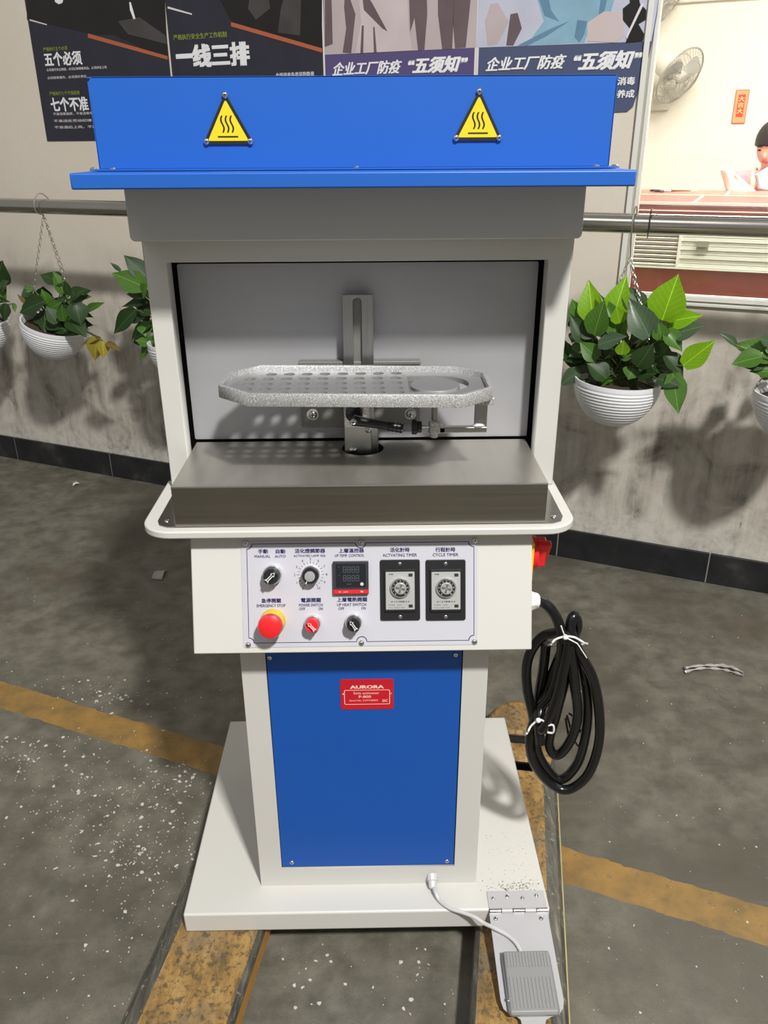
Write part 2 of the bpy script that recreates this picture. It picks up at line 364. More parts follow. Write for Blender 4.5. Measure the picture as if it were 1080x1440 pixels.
# room beyond the window
RW = plain('far_room_paint', (.80, .78, .68), .6, var=.02)
struct('wall_far', mw().box(-2.4, 4, D0+4.5, D0+4.6, 0, 3.3), RW)
struct('wall_far_left', mw().box(-2.5, -2.4, D0+TH, D0+4.6, 0, 3.3), RW)
struct('wall_far_right', mw().box(4, 4.1, D0+TH, D0+4.6, 0, 3.3), RW)
struct('ceiling_far', mw().box(-2.5, 4.1, D0, D0+4.6, 3.3, 3.4), RW)
_l = area('far_room_lamp', W(.6, 3.2, -2.3), W(.6, 0, -2.6), 2.8, 155, (1, .97, .92), .5)
_l2 = area('bench_fill_light', W(1.0, 3.1, -.45), W(1.0, .9, -.9), 2.6, 150, (1, .97, .92), .3)  # added unseen light that brightens the bench front and louvres
# conduit along the far wall
s0, z0 = sz(945, 4, -4.44); s1, z1 = sz(1080, 6, -4.44)
cz = mw().rod((-1.2, D0+4.47, z0+.01), (3, D0+4.47, z0+.01), .012)
cz.box(.0, .02, D0+4.45, D0+4.5, z0-.05, z0+.02).build('conduit', WHITE, None)
o = bpy.context.scene.objects['conduit']; tag(o, 'thin white conduit running along the top of the far room wall', 'pipe')

# ------------------------------------------------------------------ bench, louvres and woman beyond the window
REDB = plain('red_bench_laminate', (.42, .11, .085), .45, var=.12); REDT = plain('red_bench_top', (.55, .16, .10), .4, var=.12)
MAUVE = plain('mauve_bench_front', (.36, .15, .15), .35, var=.15); STRIP = plain('pale_edge_strip', (.80, .70, .64), .4)
LOUV = plain('louvre_enamel', (.80, .84, .74), .45, var=.03)
bn = thing('work_bench', 'long red-topped work bench with white edging behind the window glass', 'bench', W(1, 0, -1.5))
y0 = D0+1.0; y1 = D0+2.06; ZB = 1.268
mw().box(-.9, 3.4, y0+.02, y1, ZB-.02, ZB-.001).build('top_board', REDT, bn)
for k, (a, b) in enumerate(((.012, .60), (.625, 1.14))):
    cuts = [-.9, -.262 if k == 0 else -.16, 3.4]
    for c0, c1 in zip(cuts, cuts[1:]): mw().box(c0+.006, c1-.006, y0+a+.01, y0+b, ZB-.001, ZB+.003).build('board', REDT if k else REDB, bn)
mw().box(-.9, 3.4, y0-.004, y0+.012, ZB-.006, ZB+.005).box(-.9, 3.4, y0+.60, y0+.625, ZB-.001, ZB+.005).box(-.268, -.256, y0+.01, y0+.6, ZB, ZB+.0045).box(-.166, -.154, y0+.62, y1, ZB, ZB+.0045).build('edging', STRIP, bn)
mw().box(-.9, 3.4, y0+.004, y0+.02, 1.19, ZB-.006).build('front_rail', MAUVE, bn)
mw().box(-.9, 3.4, y0-.003, y0+.004, 1.236, 1.241).box(-.9, 3.4, y0-.003, y0+.004, 1.213, 1.217).build('trim_strip', STRIP, bn)
mw().box(-.9, 3.4, y0, y0+.03, .80, 1.000).build('front_board', plain('red_front_board', (.40, .125, .10), .35, var=.1), bn)
mw().box(-.9, 3.4, y0+.03, y1-.02, .0, 1.18).build('carcass', plain('bench_body', (.30, .12, .10), .6), bn)
lv = thing('louvre_unit', 'pale green slatted louvre unit under the red bench top', 'louvre', W(.5, 1.0, -1))
mw().box(-.75, 3.2, y0-.03, y0-.002, 1.0, 1.006).box(-.75, 3.2, y0-.03, y0-.002, 1.174, 1.186).box(-.30, -.288, y0-.03, y0-.001, 1.006, 1.174).build('frame', LOUV, lv)
for k in range(9):
    z = 1.012+k*.0182
    M = MW @ Matrix.Translation((0, y0-.018, z)) @ Matrix.Rotation(radians(-38), 4, 'X')
    MB(M).box(-.74, -.30, -.010, .010, 0, .003).build('slat', LOUV, lv)
    mw().box(-.288, 3.19, y0-.026+.004*(k % 2), y0-.004, z-.004, z+.0115).build('slat', LOUV, lv)
s_, z_ = sz(988, 346, -.97)
mw().box(s_-.024, s_+.024, y0-.033, y0-.026, z_-.02, z_+.02).box(s_-.02, s_+.02, y0-.036, y0-.03, z_-.004, z_+.0).build('latch', plain('latch_grey', (.28, .28, .22), .5), lv)
# scissors and scraps lying on the bench
sc_ = thing('scissors', 'open scissors lying on the red bench behind the window frame', 'scissors', wp(925, 258, -2.0))
p = wp(934, 262, -1.85); p.z = ZB+.010
m = MB(); a = Vector(p); m.rod(a, a+WD*.16+WN*.05, .006, 6, .002); m.rod(a+WN*.03, a+WD*.14-WN*.04+Vector((0, 0, .004)), .006, 6, .002); m.build('blade', BRIGHT, sc_)
m = MB()
for dy in (-.02, .05): m.tube([a+Vector((-.03+.022*cos(q), dy+.03*sin(q), .0)) for q in [2*pi*i/12 for i in range(12)]], .005, 6, True)
m.build('handle', BLACK, sc_)

def wall_fan(px, py, off, R, yawf, name, label, mountdir=-1):
    c = wp(px, py, off); root = thing(name, label, 'fan', c, None)
    ax = (WD*.70 - WN*.42 + Vector((0, 0, -.50))).normalized()
    X = ax.cross(Vector((0, 0, 1))).normalized(); Y = X.cross(ax)
    M = Matrix(((X.x, Y.x, ax.x, c.x), (X.y, Y.y, ax.y, c.y), (X.z, Y.z, ax.z, c.z), (0, 0, 0, 1)))
    FG = plain(name+'_cage_wire', (.40, .40, .36), .4, .3); FW = plain(name+'_enamel', (.74, .73, .66), .4)
    g = MB(M)
    for rr, z, tr in ((R, 0, .007), (R*.66, .055, .0022), (R*.66, -.05, .0022), (R*.3, .075, .0022), (R*.3, -.06, .0022)):
        g.tube([(rr*cos(2*pi*i/32), rr*sin(2*pi*i/32), z) for i in range(32)], tr, 6, True)
    for k in range(40):
        a = 2*pi*k/40; u = Vector((cos(a), sin(a), 0))
        g.tube([u*R, u*R*.66+Vector((0, 0, .055)), u*R*.28+Vector((0, 0, .076)), u*.01+Vector((0, 0, .078))], .0016, 4)
        g.tube([u*R, u*R*.66-Vector((0, 0, .05)), u*.05-Vector((0, 0, .06))], .0016, 4)
    g.build('cage', FG, root)
    bl = []
    for k in range(3):
        a0 = 2*pi*k/3+.4; m = MB(M); vs = []; nn = 7
        for i in range(nn):
            r = R*(.2+.66*i/(nn-1)); wdt = .62*sin(pi*(.18+.62*i/(nn-1)))
            for j in range(5): a = a0+wdt*(j/4-.5)*1.6; vs.append((r*cos(a), r*sin(a), .018*(j-2)*.6))
        m.add(vs, [(i*5+j, i*5+j+1, (i+1)*5+j+1, (i+1)*5+j) for i in range(nn-1) for j in range(4)])
        m.build('blade', plain(name+'_blade', (.50, .51, .47), .35), root)
    MB(M).cyl(R*.2, -.03, .04, 20, b=.008).build('hub', FW, root)
    MB(M).lathe([(.01, -.24), (.07, -.23), (.085, -.18), (.085, -.08), (.05, -.06), (.01, -.06)], 20).build('motor_housing', FW, root)
    e = c - ax*.16; fdist = D0+4.5
    w_ = e.dot(WD), e.dot(WN), e.z
    mw().rod((w_[0], w_[1], w_[2]-.05), (w_[0]-.03, w_[1]+.02, w_[2]-.20), .03, 12).rod((w_[0]-.03, w_[1]+.02, w_[2]-.20), (w_[0]-.04, fdist-.03, w_[2]-.21), .03, 12).build('arm', FW, root)
    mw().box(w_[0]-.10, w_[0]+.03, fdist-.035, fdist-.001, w_[2]-.30, w_[2]-.12).build('wall_bracket', FW, root, bevel=.008)
    return root
wall_fan(956, 107, -4.15, .205, radians(30), 'wall_fan', 'white caged wall fan tilted beside the window frame, left of the red paper strip')
wall_fan(930, -6, -4.15, .215, radians(30), 'wall_fan', 'white caged wall fan half hidden by frame at the top edge')
# red paper couplet on the far wall
CPT = plain('couplet_orange_paper', (.85, .36, .16), .6, var=.12); CPR = plain('couplet_red_print', (.62, .06, .03), .6); CPG = plain('couplet_gold_print', (.90, .62, .22), .5)
off = -4.49; s0, zt = sz(1046, 126, off); s1, zb_ = sz(1040, 173.5, off); sc0 = (sz(1035, 130, off)[0]+sz(1054, 130, off)[0])/2; hw_ = (sz(1055, 127, off)[0]-sz(1036, 127, off)[0])/2
cp_ = thing('paper_strip', 'narrow red and gold lucky paper strip pasted on the far wall', 'paper', W(sc0, zb_, off))
Mc = frame(W(sc0, (zt+zb_)/2, off+.0), WD, (0, 0, 1)); hh = (zt-zb_)/2
MB(Mc).box(-hw_, hw_, -hh, hh, -.002, .001).build('paper', CPT, cp_)
MB(Mc).box(-hw_*.52, hw_*.52, -hh*.62, hh*.72, .001, .002).build('printed_band', CPR, cp_)
MB(Mc).box(-hw_, -hw_+.004, -hh, hh, .001, .002).box(hw_-.004, hw_, -hh, hh, .001, .002).box(-hw_, hw_, -hh, -hh+.004, .001, .002).box(-hw_, hw_, hh-.004, hh, .001, .002).build('border', CPR, cp_)
text('lettering', [(ch, 0, hh*(.46-.36*k), hh*.30, hw_*.85, 0, .02) for k, ch in enumerate('大吉大利'[:3])], Mc, CPG, cp_, .003)

# ------------------------------------------------------------------ handrail
hr = thing('handrail', 'long brushed stainless double handrail along the wall', 'handrail', W(-1, 1.25, .33))
mw().rod((-5.8, D0-.33, 1.289), (3.8, D0-.33, 1.289), .028, 24).build('rail', RAIL, hr)
for s in (-4.4, -1.5, 1.2):
    mw().rod((s, D0-.33, 1.27), (s, D0-.30, 1.22), .010, 10).rod((s, D0-.30, 1.22), (s, D0, 1.22), .010, 10).cyl(.03, 0, .006, 16, Matrix.Translation((s, D0-.006, 1.22)) @ Matrix.Rotation(-pi/2, 4, 'X')).build('bracket', RAIL, hr)

# ------------------------------------------------------------------ posters
DKP = plain('poster_navy', (.022, .022, .035), .35, var=.25); DKA = plain('poster_photo_black', (.012, .011, .010), .35, var=.3); DKB = plain('poster_photo_grey', (.05, .045, .045), .4, var=.5)
ORG_ = plain('poster_orange', (.38, .10, .045), .4); GRN = plain('poster_green_text', (.22, .26, .04), .5); PW = plain('poster_white', (.72, .72, .74), .5); PBD = plain('poster_border', (.62, .58, .58), .5)
PUR = plain('poster_purple', (.085, .065, .17), .35); SLT = plain('poster_slate', (.065, .08, .15), .35); PKG = plain('poster_pale_pink', (.42, .36, .37), .4, var=.12); SUIT = plain('poster_suit', (.12, .085, .095), .4, var=.25)
SHIRT = plain('poster_shirt', (.50, .43, .44), .4, var=.15); SKY_ = plain('poster_pale_blue', (.44, .45, .55), .4, var=.15); GOWN = plain('poster_gown_blue', (.20, .35, .45), .4, var=.3); GOWN2 = plain('poster_gown_shade', (.10, .20, .30), .4, var=.3); GLV = plain('poster_glove', (.50, .42, .42), .4)
def poster(name, label, s0, s1, zb0, zb1, ztop, base, tear=None):
    root = thing(name, label, 'poster', W((s0+s1)/2, zb0, .002))
    root['_m'] = 0; del root['_m']
    pts = [(s0, zb0), (s1, zb1), (s1, ztop), (s0, ztop)] if not tear else tear
    Mp = frame(W(0, 0, .003), WD, (0, 0, 1))
    MB(Mp).prism(pts, -.0025, 0).build('sheet', base, root)
    return root, Mp
def pp(*pts): return [sz(x, y, .003) for x, y in pts]
def flat(root, Mp, name, pts, mat, h): MB(Mp).prism(pts, h, h+.0003).build(name, mat, root)
def tx(body, x0, x1, y, hpx, shear=0, bold=.02, yslope=0):
    """text spanning image columns x0..x1 on the wall"""
    a = sz(x0, y, .003); b = sz(x1, y+yslope, .003); k = (sz(x0, y-hpx/2, .003)[1]-sz(x0, y+hpx/2, .003)[1])
    return (body, (a[0]+b[0])/2, (a[1]+b[1])/2, k, b[0]-a[0], shear, bold)
p1, Mp = poster('safety_poster', 'navy safety poster reading 五个必须 at the left end of the row', -2.845, -2.172, 1.527, 1.527, 2.28, DKP)
flat(p1, Mp, 'photo_area', pp((38, -20), (38, 27), (130, 48), (160, 49), (236, 84), (231, -20)), DKA, .0004)
flat(p1, Mp, 'photo_detail', pp((166, 30), (196, 24), (233, 50), (235, 62), (180, 48)), DKB, .0008)
flat(p1, Mp, 'photo_highlight', pp((76, -4), (90, -4), (88, 4), (83, 6), (78, 3)), PW, .0008)
flat(p1, Mp, 'photo_highlight', pp((182, 3), (184, 3), (191, 27), (188, 27), (183, 14)), PW, .0008)
flat(p1, Mp, 'pale_streak', pp((42, 27), (66, 34), (66, 35.5), (42, 29)), PBD, .0008)
flat(p1, Mp, 'orange_stripe', pp((124, 47), (236, 79), (236, 84), (124, 53)), ORG_, .0010)
text('lettering', [tx('五个必须', 63, 115, 83, 19, -.05, .035, -1), tx('七个不准', 72, 124, 147, 19, -.05, .035, -1)], Mp, PW, p1, .0012)
text('lettering', [tx('严格执行五个必须', 61, 95, 69, 5.5, 0, .02, -1), tx('严格执行七个不准原则', 70, 112, 131.5, 5.5, 0, .02, -1)], Mp, GRN, p1, .0012)
text('lettering', [tx('必须遵守安全制度，必须正确佩戴用品，必须持证上岗', 66, 150, 99, 4, 0, .01, -5), tx('必须按章操作，必须落实责任', 67, 122, 110, 4, 0, .01, -3),
                   tx('不准违章指挥，不准违章作业，不准', 75, 150, 160, 4, 0, .01, -1), tx('不准违反劳动纪律，不准', 76, 150, 170, 4, 0, .01, -1), tx('不准酒后上岗，不准串岗', 77, 150, 179, 4, 0, .01, -1)], Mp, PBD, p1, .0012)
p2, Mp = poster('safety_poster', 'navy safety poster reading 一线三排, second from the left', -2.162, -1.508, 1.53, 1.53, 2.28, DKP)
flat(p2, Mp, 'photo_area', pp((300, -20), (325, 30), (453, 70), (453, -20)), DKA, .0004)
flat(p2, Mp, 'photo_detail', pp((352, -10), (377, -10), (380, 12), (360, 28), (349, 12)), DKB, .0008)
flat(p2, Mp, 'photo_detail', pp((395, 12), (402, -10), (424, -10), (422, 50), (391, 46)), DKB, .0008)
flat(p2, Mp, 'pale_streak', pp((236, 9), (270, 19), (270, 21), (236, 12)), PBD, .0008)
flat(p2, Mp, 'orange_stripe', pp((325, 31), (453, 68), (453, 74), (325, 37)), ORG_, .0010)
text('lettering', [tx('一', 248, 271, 79, 5, 0, .02), tx('线三排', 272, 350, 78, 31, 0, .05, -2)], Mp, PW, p2, .0012)
text('lettering', [tx('严格执行安全生产工作机制', 244, 319, 52, 8, 0, .02, -3)], Mp, GRN, p2, .0012)
text('lettering', [tx('全面排查各类风险隐患', 388, 442, 105.5, 7, 0, .02, -1)], Mp, PBD, p2, .0012)
PUR_top = 73
p3, Mp = poster('hygiene_poster', 'purple poster of people in suits, reading 企业工厂防疫, third in the row', -1.500, -.945, 1.60, 1.60, 2.28, PUR)
flat(p3, Mp, 'photo_area', pp((455, -20), (457, 77), (670, 67), (672, -20)), PKG, .0004)
for P in (((466, -20), (468, 62), (457, 66), (457, -20)), ((486, -20), (500, 20), (494, 75), (482, 74), (487, 40), (484, 10)), ((575, -20), (600, -20), (601, 20), (597, 70), (588, 71), (583, 25), (577, 45)), ((616, -20), (640, -20), (636, 69), (622, 69), (616, 20)), ((640, -20), (664, -20), (655, 67), (640, 68), (637, 30))):
    flat(p3, Mp, 'dark_suit_figure', pp(*P), SUIT, .0008)
flat(p3, Mp, 'pale_coat_figure', pp((503, -20), (572, -20), (575, 40), (580, 71), (500, 75), (508, 30)), SHIRT, .0010)
flat(p3, Mp, 'coat_fold', pp((508, -20), (524, 5), (545, 44), (538, 40), (512, 14)), SUIT, .0014)
flat(p3, Mp, 'coat_fold', pp((509, 36), (512, 36), (511, 75), (507, 75)), SUIT, .0014)
flat(p3, Mp, 'coat_fold', pp((525, 38), (527, 38), (530, 74), (526, 74)), SUIT, .0014)
text('lettering', [tx('企业工厂防疫', 468, 565, 97, 18, .3, .03, -3), tx('“五须知”', 575, 657, 92, 22, .3, .045, -2)], Mp, PW, p3, .0016)
a = sz(457, 0, .003); mw().box(-1.507, -1.500, D0-.0035, D0, 1.60, 2.28).build('white_border', PBD, p3)
mw().box(-.945, -.938, D0-.0035, D0, 1.60, 2.28).build('white_border', PBD, p3)
tear = pp((673, -60), (668, 168), (882, 157), (890, 150), (908, 95), (917, 60), (924, 20), (932, -60))
p4, Mp = poster('hygiene_poster', 'slate blue poster of a gowned lab worker at the window frame', 0, 0, 1.55, 1.6, 0, SLT, tear)
flat(p4, Mp, 'photo_area', pp((673, -20), (671, 67), (916, 58), (923, 20), (928, -20)), SKY_, .0004)
flat(p4, Mp, 'gown', pp((750, -20), (870, -20), (858, 20), (828, 40), (822, 60), (740, 64), (765, 30)), GOWN, .0008)
for P in (((755, -10), (766, 22), (786, 30), (775, 14), (770, -12)), ((812, 28), (826, 30), (822, 48), (815, 60), (808, 52)), ((728, 64), (775, 40), (800, 30), (770, 50), (742, 64)), ((846, -10), (856, -10), (850, 16), (842, 20))):
    flat(p4, Mp, 'gown_shadow', pp(*P), GOWN2, .0012)
flat(p4, Mp, 'gloved_hand', pp((826, 32), (850, 16), (876, 18), (878, 50), (866, 60), (826, 58)), GLV, .0012)
flat(p4, Mp, 'microscope', pp((884, -20), (896, -20), (900, 5), (909, 14), (908, 28), (898, 34), (906, 48), (904, 58), (880, 60), (886, 40), (876, 28), (876, 12), (886, 4)), DKA, .0016)
flat(p4, Mp, 'microscope_highlight', pp((906, 5), (884, 50), (882, 55), (880, 52), (902, 5)), PBD, .0020)
flat(p4, Mp, 'lab_glassware', pp((690, 6), (700, 4), (716, 30), (700, 62), (686, 64), (682, 30)), PKG, .0008)
flat(p4, Mp, 'lab_glassware', pp((718, 20), (728, 18), (734, 40), (722, 64), (712, 64)), SUIT, .0010)
text('lettering', [tx('企业工厂防疫', 684, 796, 90, 19, .3, .03, -3), tx('“五须知”', 808, 902, 86, 25, .3, .045, -2)], Mp, PW, p4, .0022)
text('lettering', [tx('消毒', 869, 893, 114, 11, 0, .03), tx('养成', 868, 892, 132, 11, 0, .03)], Mp, PW, p4, .0022)
mw().box(-.9375, -.931, D0-.0035, D0, 1.60, 2.28).build('white_border', PBD, p4)

# ------------------------------------------------------------------ pallet truck
fd = Vector((sin(radians(9.8)), cos(radians(9.8)), 0)); fr = Vector((fd.y, -fd.x, 0)); FT = .0855
O2 = Vector((-.262, .941, 0)); lin = O2.dot(fr)                        # inner line of left fork
O3 = Vector((.336, .93, 0)); rout = O3.dot(fr)
MF = Matrix(((fr.x, fd.x, 0, 0), (fr.y, fd.y, 0, 0), (0, 0, 1, 0), (0, 0, 0, 1)))
pt = thing('pallet_truck', 'worn yellow-painted pallet truck forks under the white machine base', 'pallet truck', (0, .9, 0))
tipy = Vector((.412, 1.867, 0)).dot(fd)
def fork(u0, u1, cc, bead):
    m = MB(MF); ya, yb = .15, tipy-.30
    cl_, cr_ = cc; prof = [(u0, .03), (u0, .066), (u0+cl_*.25, .078), (u0+cl_, FT), (u1-cr_, FT), (u1-cr_*.25, .078), (u1, .066), (u1, .03)]
    def strip(y0, y1, tw=1):
        n = len(prof); t = .004
        cx = (u0+u1)/2
        vs = [(cx+(p[0]-cx)*1, y0, p[1]) for p in prof]+[(p[0], y1, p[1]) for p in prof]
        for i in range(n-1):
            m.m = 1 if i in (1, 2, 4, 5) else (2 if i in (0, 6) else 0)
            m.add([vs[i], vs[i+1], vs[n+i+1], vs[n+i]], [(0, 3, 2, 1)])
        # end faces, underside
        m.m = 2
        m.add([(p[0], y0, p[1]) for p in prof], [tuple(range(n))]); m.add([(p[0], y1, p[1]) for p in prof], [tuple(range(n))[::-1]])
        m.add([(u0, y0, .03), (u1, y0, .03), (u1, y1, .03), (u0, y1, .03)], [(0, 1, 2, 3)])
    strip(ya, yb)
    f = m.build('fork', [FORK, FEDGE, FSIDE], pt, ang=20)
    e = MB(MF)
    u = u1-.001 if bead else u0-.003
    e.box(u, u+.004, ya, yb, .03, .062); e.build('edge_bead', YEDGE if bead else FEDGE, f)
    # open roller slot with cross strip, then the rounded tip
    k = MB(MF); k.box(u0, u0+.012, yb, tipy-.12, .03, .066).box(u1-.012, u1, yb, tipy-.12, .03, .066)
    k.build('side_rail', FEDGE, f)
    c_ = MB(MF)
    c_.prism([(yb+.045, .074), (yb+.06, .083), (yb+.10, .083), (yb+.115, .074)], u0+.012, u1-.012, Matrix(((0, 0, 1, 0), (1, 0, 0, 0), (0, 1, 0, 0), (0, 0, 0, 1))))
    c_.build('cross_strip', FORK, f)
    r = MB(MF @ Matrix.Translation((u0+.02, yb+.13, .040)) @ Matrix.Rotation(pi/2, 4, 'Y')); r.cyl(.038, 0, u1-u0-.04, 20); r.build('load_roller', RUBBER, f)
    ym = tipy-.14; w = (u1-u0)/2; cx = (u0+u1)/2
    pts = [(u0, ym), (u1, ym)]+[(cx+w*cos(a), tipy-.10+.10*sin(a)) for a in [pi*i/14 for i in range(15)]]
    t = MB(MF); t.prism(pts, .03, FT-.012); t.build('tip', [FORK], f, bevel=.012, seg=3)
    return f
fork(lin-.200, lin, (.034, .010), False); fork(rout-.178, rout, (.012, .034), True)
# the rear frame that joins the forks (outside the picture, behind the camera's feet)
MB(MF).box(lin-.20, rout, -.02, .15, .03, FT+.06).build('rear_frame', FORK, pt, bevel=.01)
MB(MF).cyl(.02, 0, .001, 8).M
MB(MF @ Matrix.Translation(((lin+rout-.19)/2, -.10, .0))).cyl(.06, .14, .24, 20).build('pump', FEDGE, pt)
MB(MF @ Matrix.Translation(((lin+rout-.19)/2-.05, -.12, .09)) @ Matrix.Rotation(pi/2, 4, 'Y')).cyl(.09, 0, .10, 24).build('steer_wheel', RUBBER, pt)

# ------------------------------------------------------------------ the machine
XC = -.021
mc = thing('sole_activator', 'tall cream and blue shoe sole heating machine standing on the pallet truck forks', 'machine', (XC, 1.42, .086))
def part(name, mb, mat, par=None, **k): return mb.build(name, mat, par or mc, **k)
def screw(par, c, nrm, r=.004, name='screw', mat=None, cross=True):
    nrm = Vector(nrm).normalized(); q = nrm.to_track_quat('Z', 'Y').to_matrix().to_4x4(); q.translation = Vector(c)
    m = MB(q); m.lathe([(r, 0), (r, r*.18), (r*.8, r*.45), (r*.45, r*.6)], 14)
    m.m = 1
    if cross: m.box(-r*.5, r*.5, -r*.09, r*.09, r*.58, r*.63).box(-r*.09, r*.09, -r*.5, r*.5, r*.58, r*.63)
    return m.build(name, [mat or CHROME, DARK], par)
ZB0, ZB1 = .0865, .1350
part('base_plate', MB().box(-.3815, .3365, 1.130, 1.717, ZB0, ZB1), CREAM, bevel=.004)
# column
XL, XR, YC = -.2365, .1985, 1.195
MXZ = Matrix(((1, 0, 0, 0), (0, 0, -1, 0), (0, 1, 0, 0), (0, 0, 0, 1)))        # local (x, z) upright, normal towards -y
def mxz(y): return Matrix.Translation((0, y, 0)) @ MXZ
pf = cut_plate('column_front', [(XL, ZB1), (XR, ZB1), (XR, .93), (XL, .93)], [[(-.193, .1815), (.1535, .1815), (.1535, .9), (-.193, .9)]], .004, mxz(YC+.002), CREAM, mc)
part('column', MB().box(XL, XL+.003, YC+.004, 1.60, ZB1, .93).box(XR-.003, XR, YC+.004, 1.60, ZB1, .93).box(XL+.003, XR-.003, 1.597, 1.60, ZB1, .93).box(XL+.003, XR-.003, YC+.02, 1.597, ZB1, ZB1+.002), CREAM)
pn = part('service_panel', MB().box(-.1915, .1515, YC+.0025, YC+.0045, .1835, .905), BLUEP)
part('gap_shade_sheet', MB().box(XL+.004, XR-.004, YC+.008, YC+.012, .137, .92), DARK)  # black sheet added so the seams round service_panel show dark
for px, py in ((410.5, 1213), (628.5, 1211), (379, 925), (641, 921)): screw(pn, at(px, py, 1, YC+.0025), (0, -1, 0), .0042)
# nameplate
a = at(479.5, 998, 1, YC+.001); b = at(553.5, 955, 1, YC+.001)
cx, cz_ = (a.x+b.x)/2, (a.z+b.z)/2; hw, hh = (b.x-a.x)/2, (b.z-a.z)/2
Mn = Matrix.Translation((cx, YC+.0025, cz_)) @ MXZ
m = MB(Mn).prism(rrect(-hw, hw, -hh, hh, .004), 0, .0012); npl = part('nameplate', m, REDN)
def outline(P, w):
    """thin closed strip along polygon P"""
    out = []; n = len(P)
    for i in range(n):
        a, b, c = Vector(P[i-1]).to_2d(), Vector(P[i]).to_2d(), Vector(P[(i+1) % n]).to_2d()
        d = ((b-a).normalized()+(c-b).normalized())
        d = d.normalized() if d.length > 1e-6 else (b-a).normalized(); nn = Vector((-d.y, d.x)); out.append((b+nn*w/2, b-nn*w/2))
    return out
def strip(mb, P, w, h, M=None):
    o = outline(P, w); n = len(o)
    vs = [(p[0].x, p[0].y, h) for p in o]+[(p[1].x, p[1].y, h) for p in o]
    mb.add(vs, [(i, (i+1) % n, n+(i+1) % n, n+i) for i in range(n)], M); return mb
k = hw/37
part('border_line', strip(MB(Mn), rrect(-31.5*k, 31.5*k, -16.5*k, 7.5*k, 2*k), .9*k, .0014), PINKINK, npl)
text('lettering', [('AURORA', 0, 12.8*k, 5.2*k, 46*k, 0, .05), ('Sole activator', -1*k, 2.5*k, 4.2*k, 36*k), ('P-800', -3*k, -3.6*k, 4.2*k, 17*k, 0, .015), ('Serial No: 2107100003', -5*k, -10*k, 2.9*k, 40*k), ('EAC', 25*k, -10.8*k, 4.2*k, 7*k, 0, .03)], Mn, PINKINK, npl, .0014)
for sx in (-1, 1): screw(npl, Mn @ Vector((sx*33.5*k, .5*k, .0012)), (0, -1, 0), .0018, 'rivet', cross=False)

# control box with a front that leans out towards its foot
PT = Vector((0, 1.195, .916)); PB = Vector((0, 1.132, .737)); vd = (PT-PB).normalized(); nd = Vector((0, -vd.z, vd.y))
PT2 = PB+vd*.205
pr = [(PB.y, PB.z), (PT2.y, PT2.z), (1.52, PT2.z), (1.52, PB.z)]
part('control_box', MB(Matrix(((0, 0, 1, 0), (1, 0, 0, 0), (0, 1, 0, 0), (0, 0, 0, 1)))).prism(pr, -.3000, .2590), CREAM, bevel=.002)
MC = Matrix(((1, 0, nd.x, 0), (0, vd.y, nd.y, PB.y), (0, vd.z, nd.z, PB.z), (0, 0, 0, 1)))
def cp(px, py, h=0):
    o = PB+nd*h; d = ray(px, py); p = CAM+d*((o-CAM).dot(nd)/d.dot(nd)); return Vector((p.x, (p-PB).dot(vd), h))
def cq(px, py, h=0): p = cp(px, py, h); return p.x, p.y
PX = (cp(600, 830).x-cp(500, 830).x)/100                                 # metres per image pixel in mid panel
PY = (cp(500, 800).y-cp(500, 860).y)/60
c00, c11 = cq(342.5, 910.5), cq(671.5, 757.5)
H0 = .0012
cpl = part('control_panel', MB(MC).prism(rrect(c00[0], c11[0], c00[1], c11[1], .003), 0, H0), PANEL)
sp_ = [(345.5, 763.5), (507.7, 762.3), (668, 759.8), (349, 907), (508.2, 904.5), (667.4, 902.6)]
SPT = [cq(x, y, H0) for x, y in sp_]
for x, y in SPT: screw(cpl, MC @ Vector((x, y, H0)), nd, .0048)
for dlt, wdt in ((0.0, .0011),):
    r = .0085; L, R_, B_, T_ = (SPT[0][0]+SPT[3][0])/2+.0015, (SPT[2][0]+SPT[5][0])/2-.0015, (SPT[3][1]+SPT[5][1])/2+.003, (SPT[0][1]+SPT[2][1])/2-.002
    xm = (SPT[1][0]+SPT[4][0])/2
    def arc(cx, cy, a0, a1): return [(cx+r*cos(radians(a0+(a1-a0)*i/8)), cy+r*sin(radians(a0+(a1-a0)*i/8))) for i in range(9)]
    P = arc(L, T_, -90, 0)[::1]+arc(xm, T_, 180, 360)+arc(R_, T_, 180, 270)+arc(R_, B_, 90, 180)+arc(xm, B_, 0, 180)+arc(L, B_, 0, 90)
    part('border_line', strip(MB(MC), P, .0014, H0+.0002), NAVY, cpl)
def ct(body, px, py, hpx, wpx, bold=.0): x, y = cq(px, py); return (body, x, y, hpx*PY*1.05, wpx*PX, 0, bold+.012)
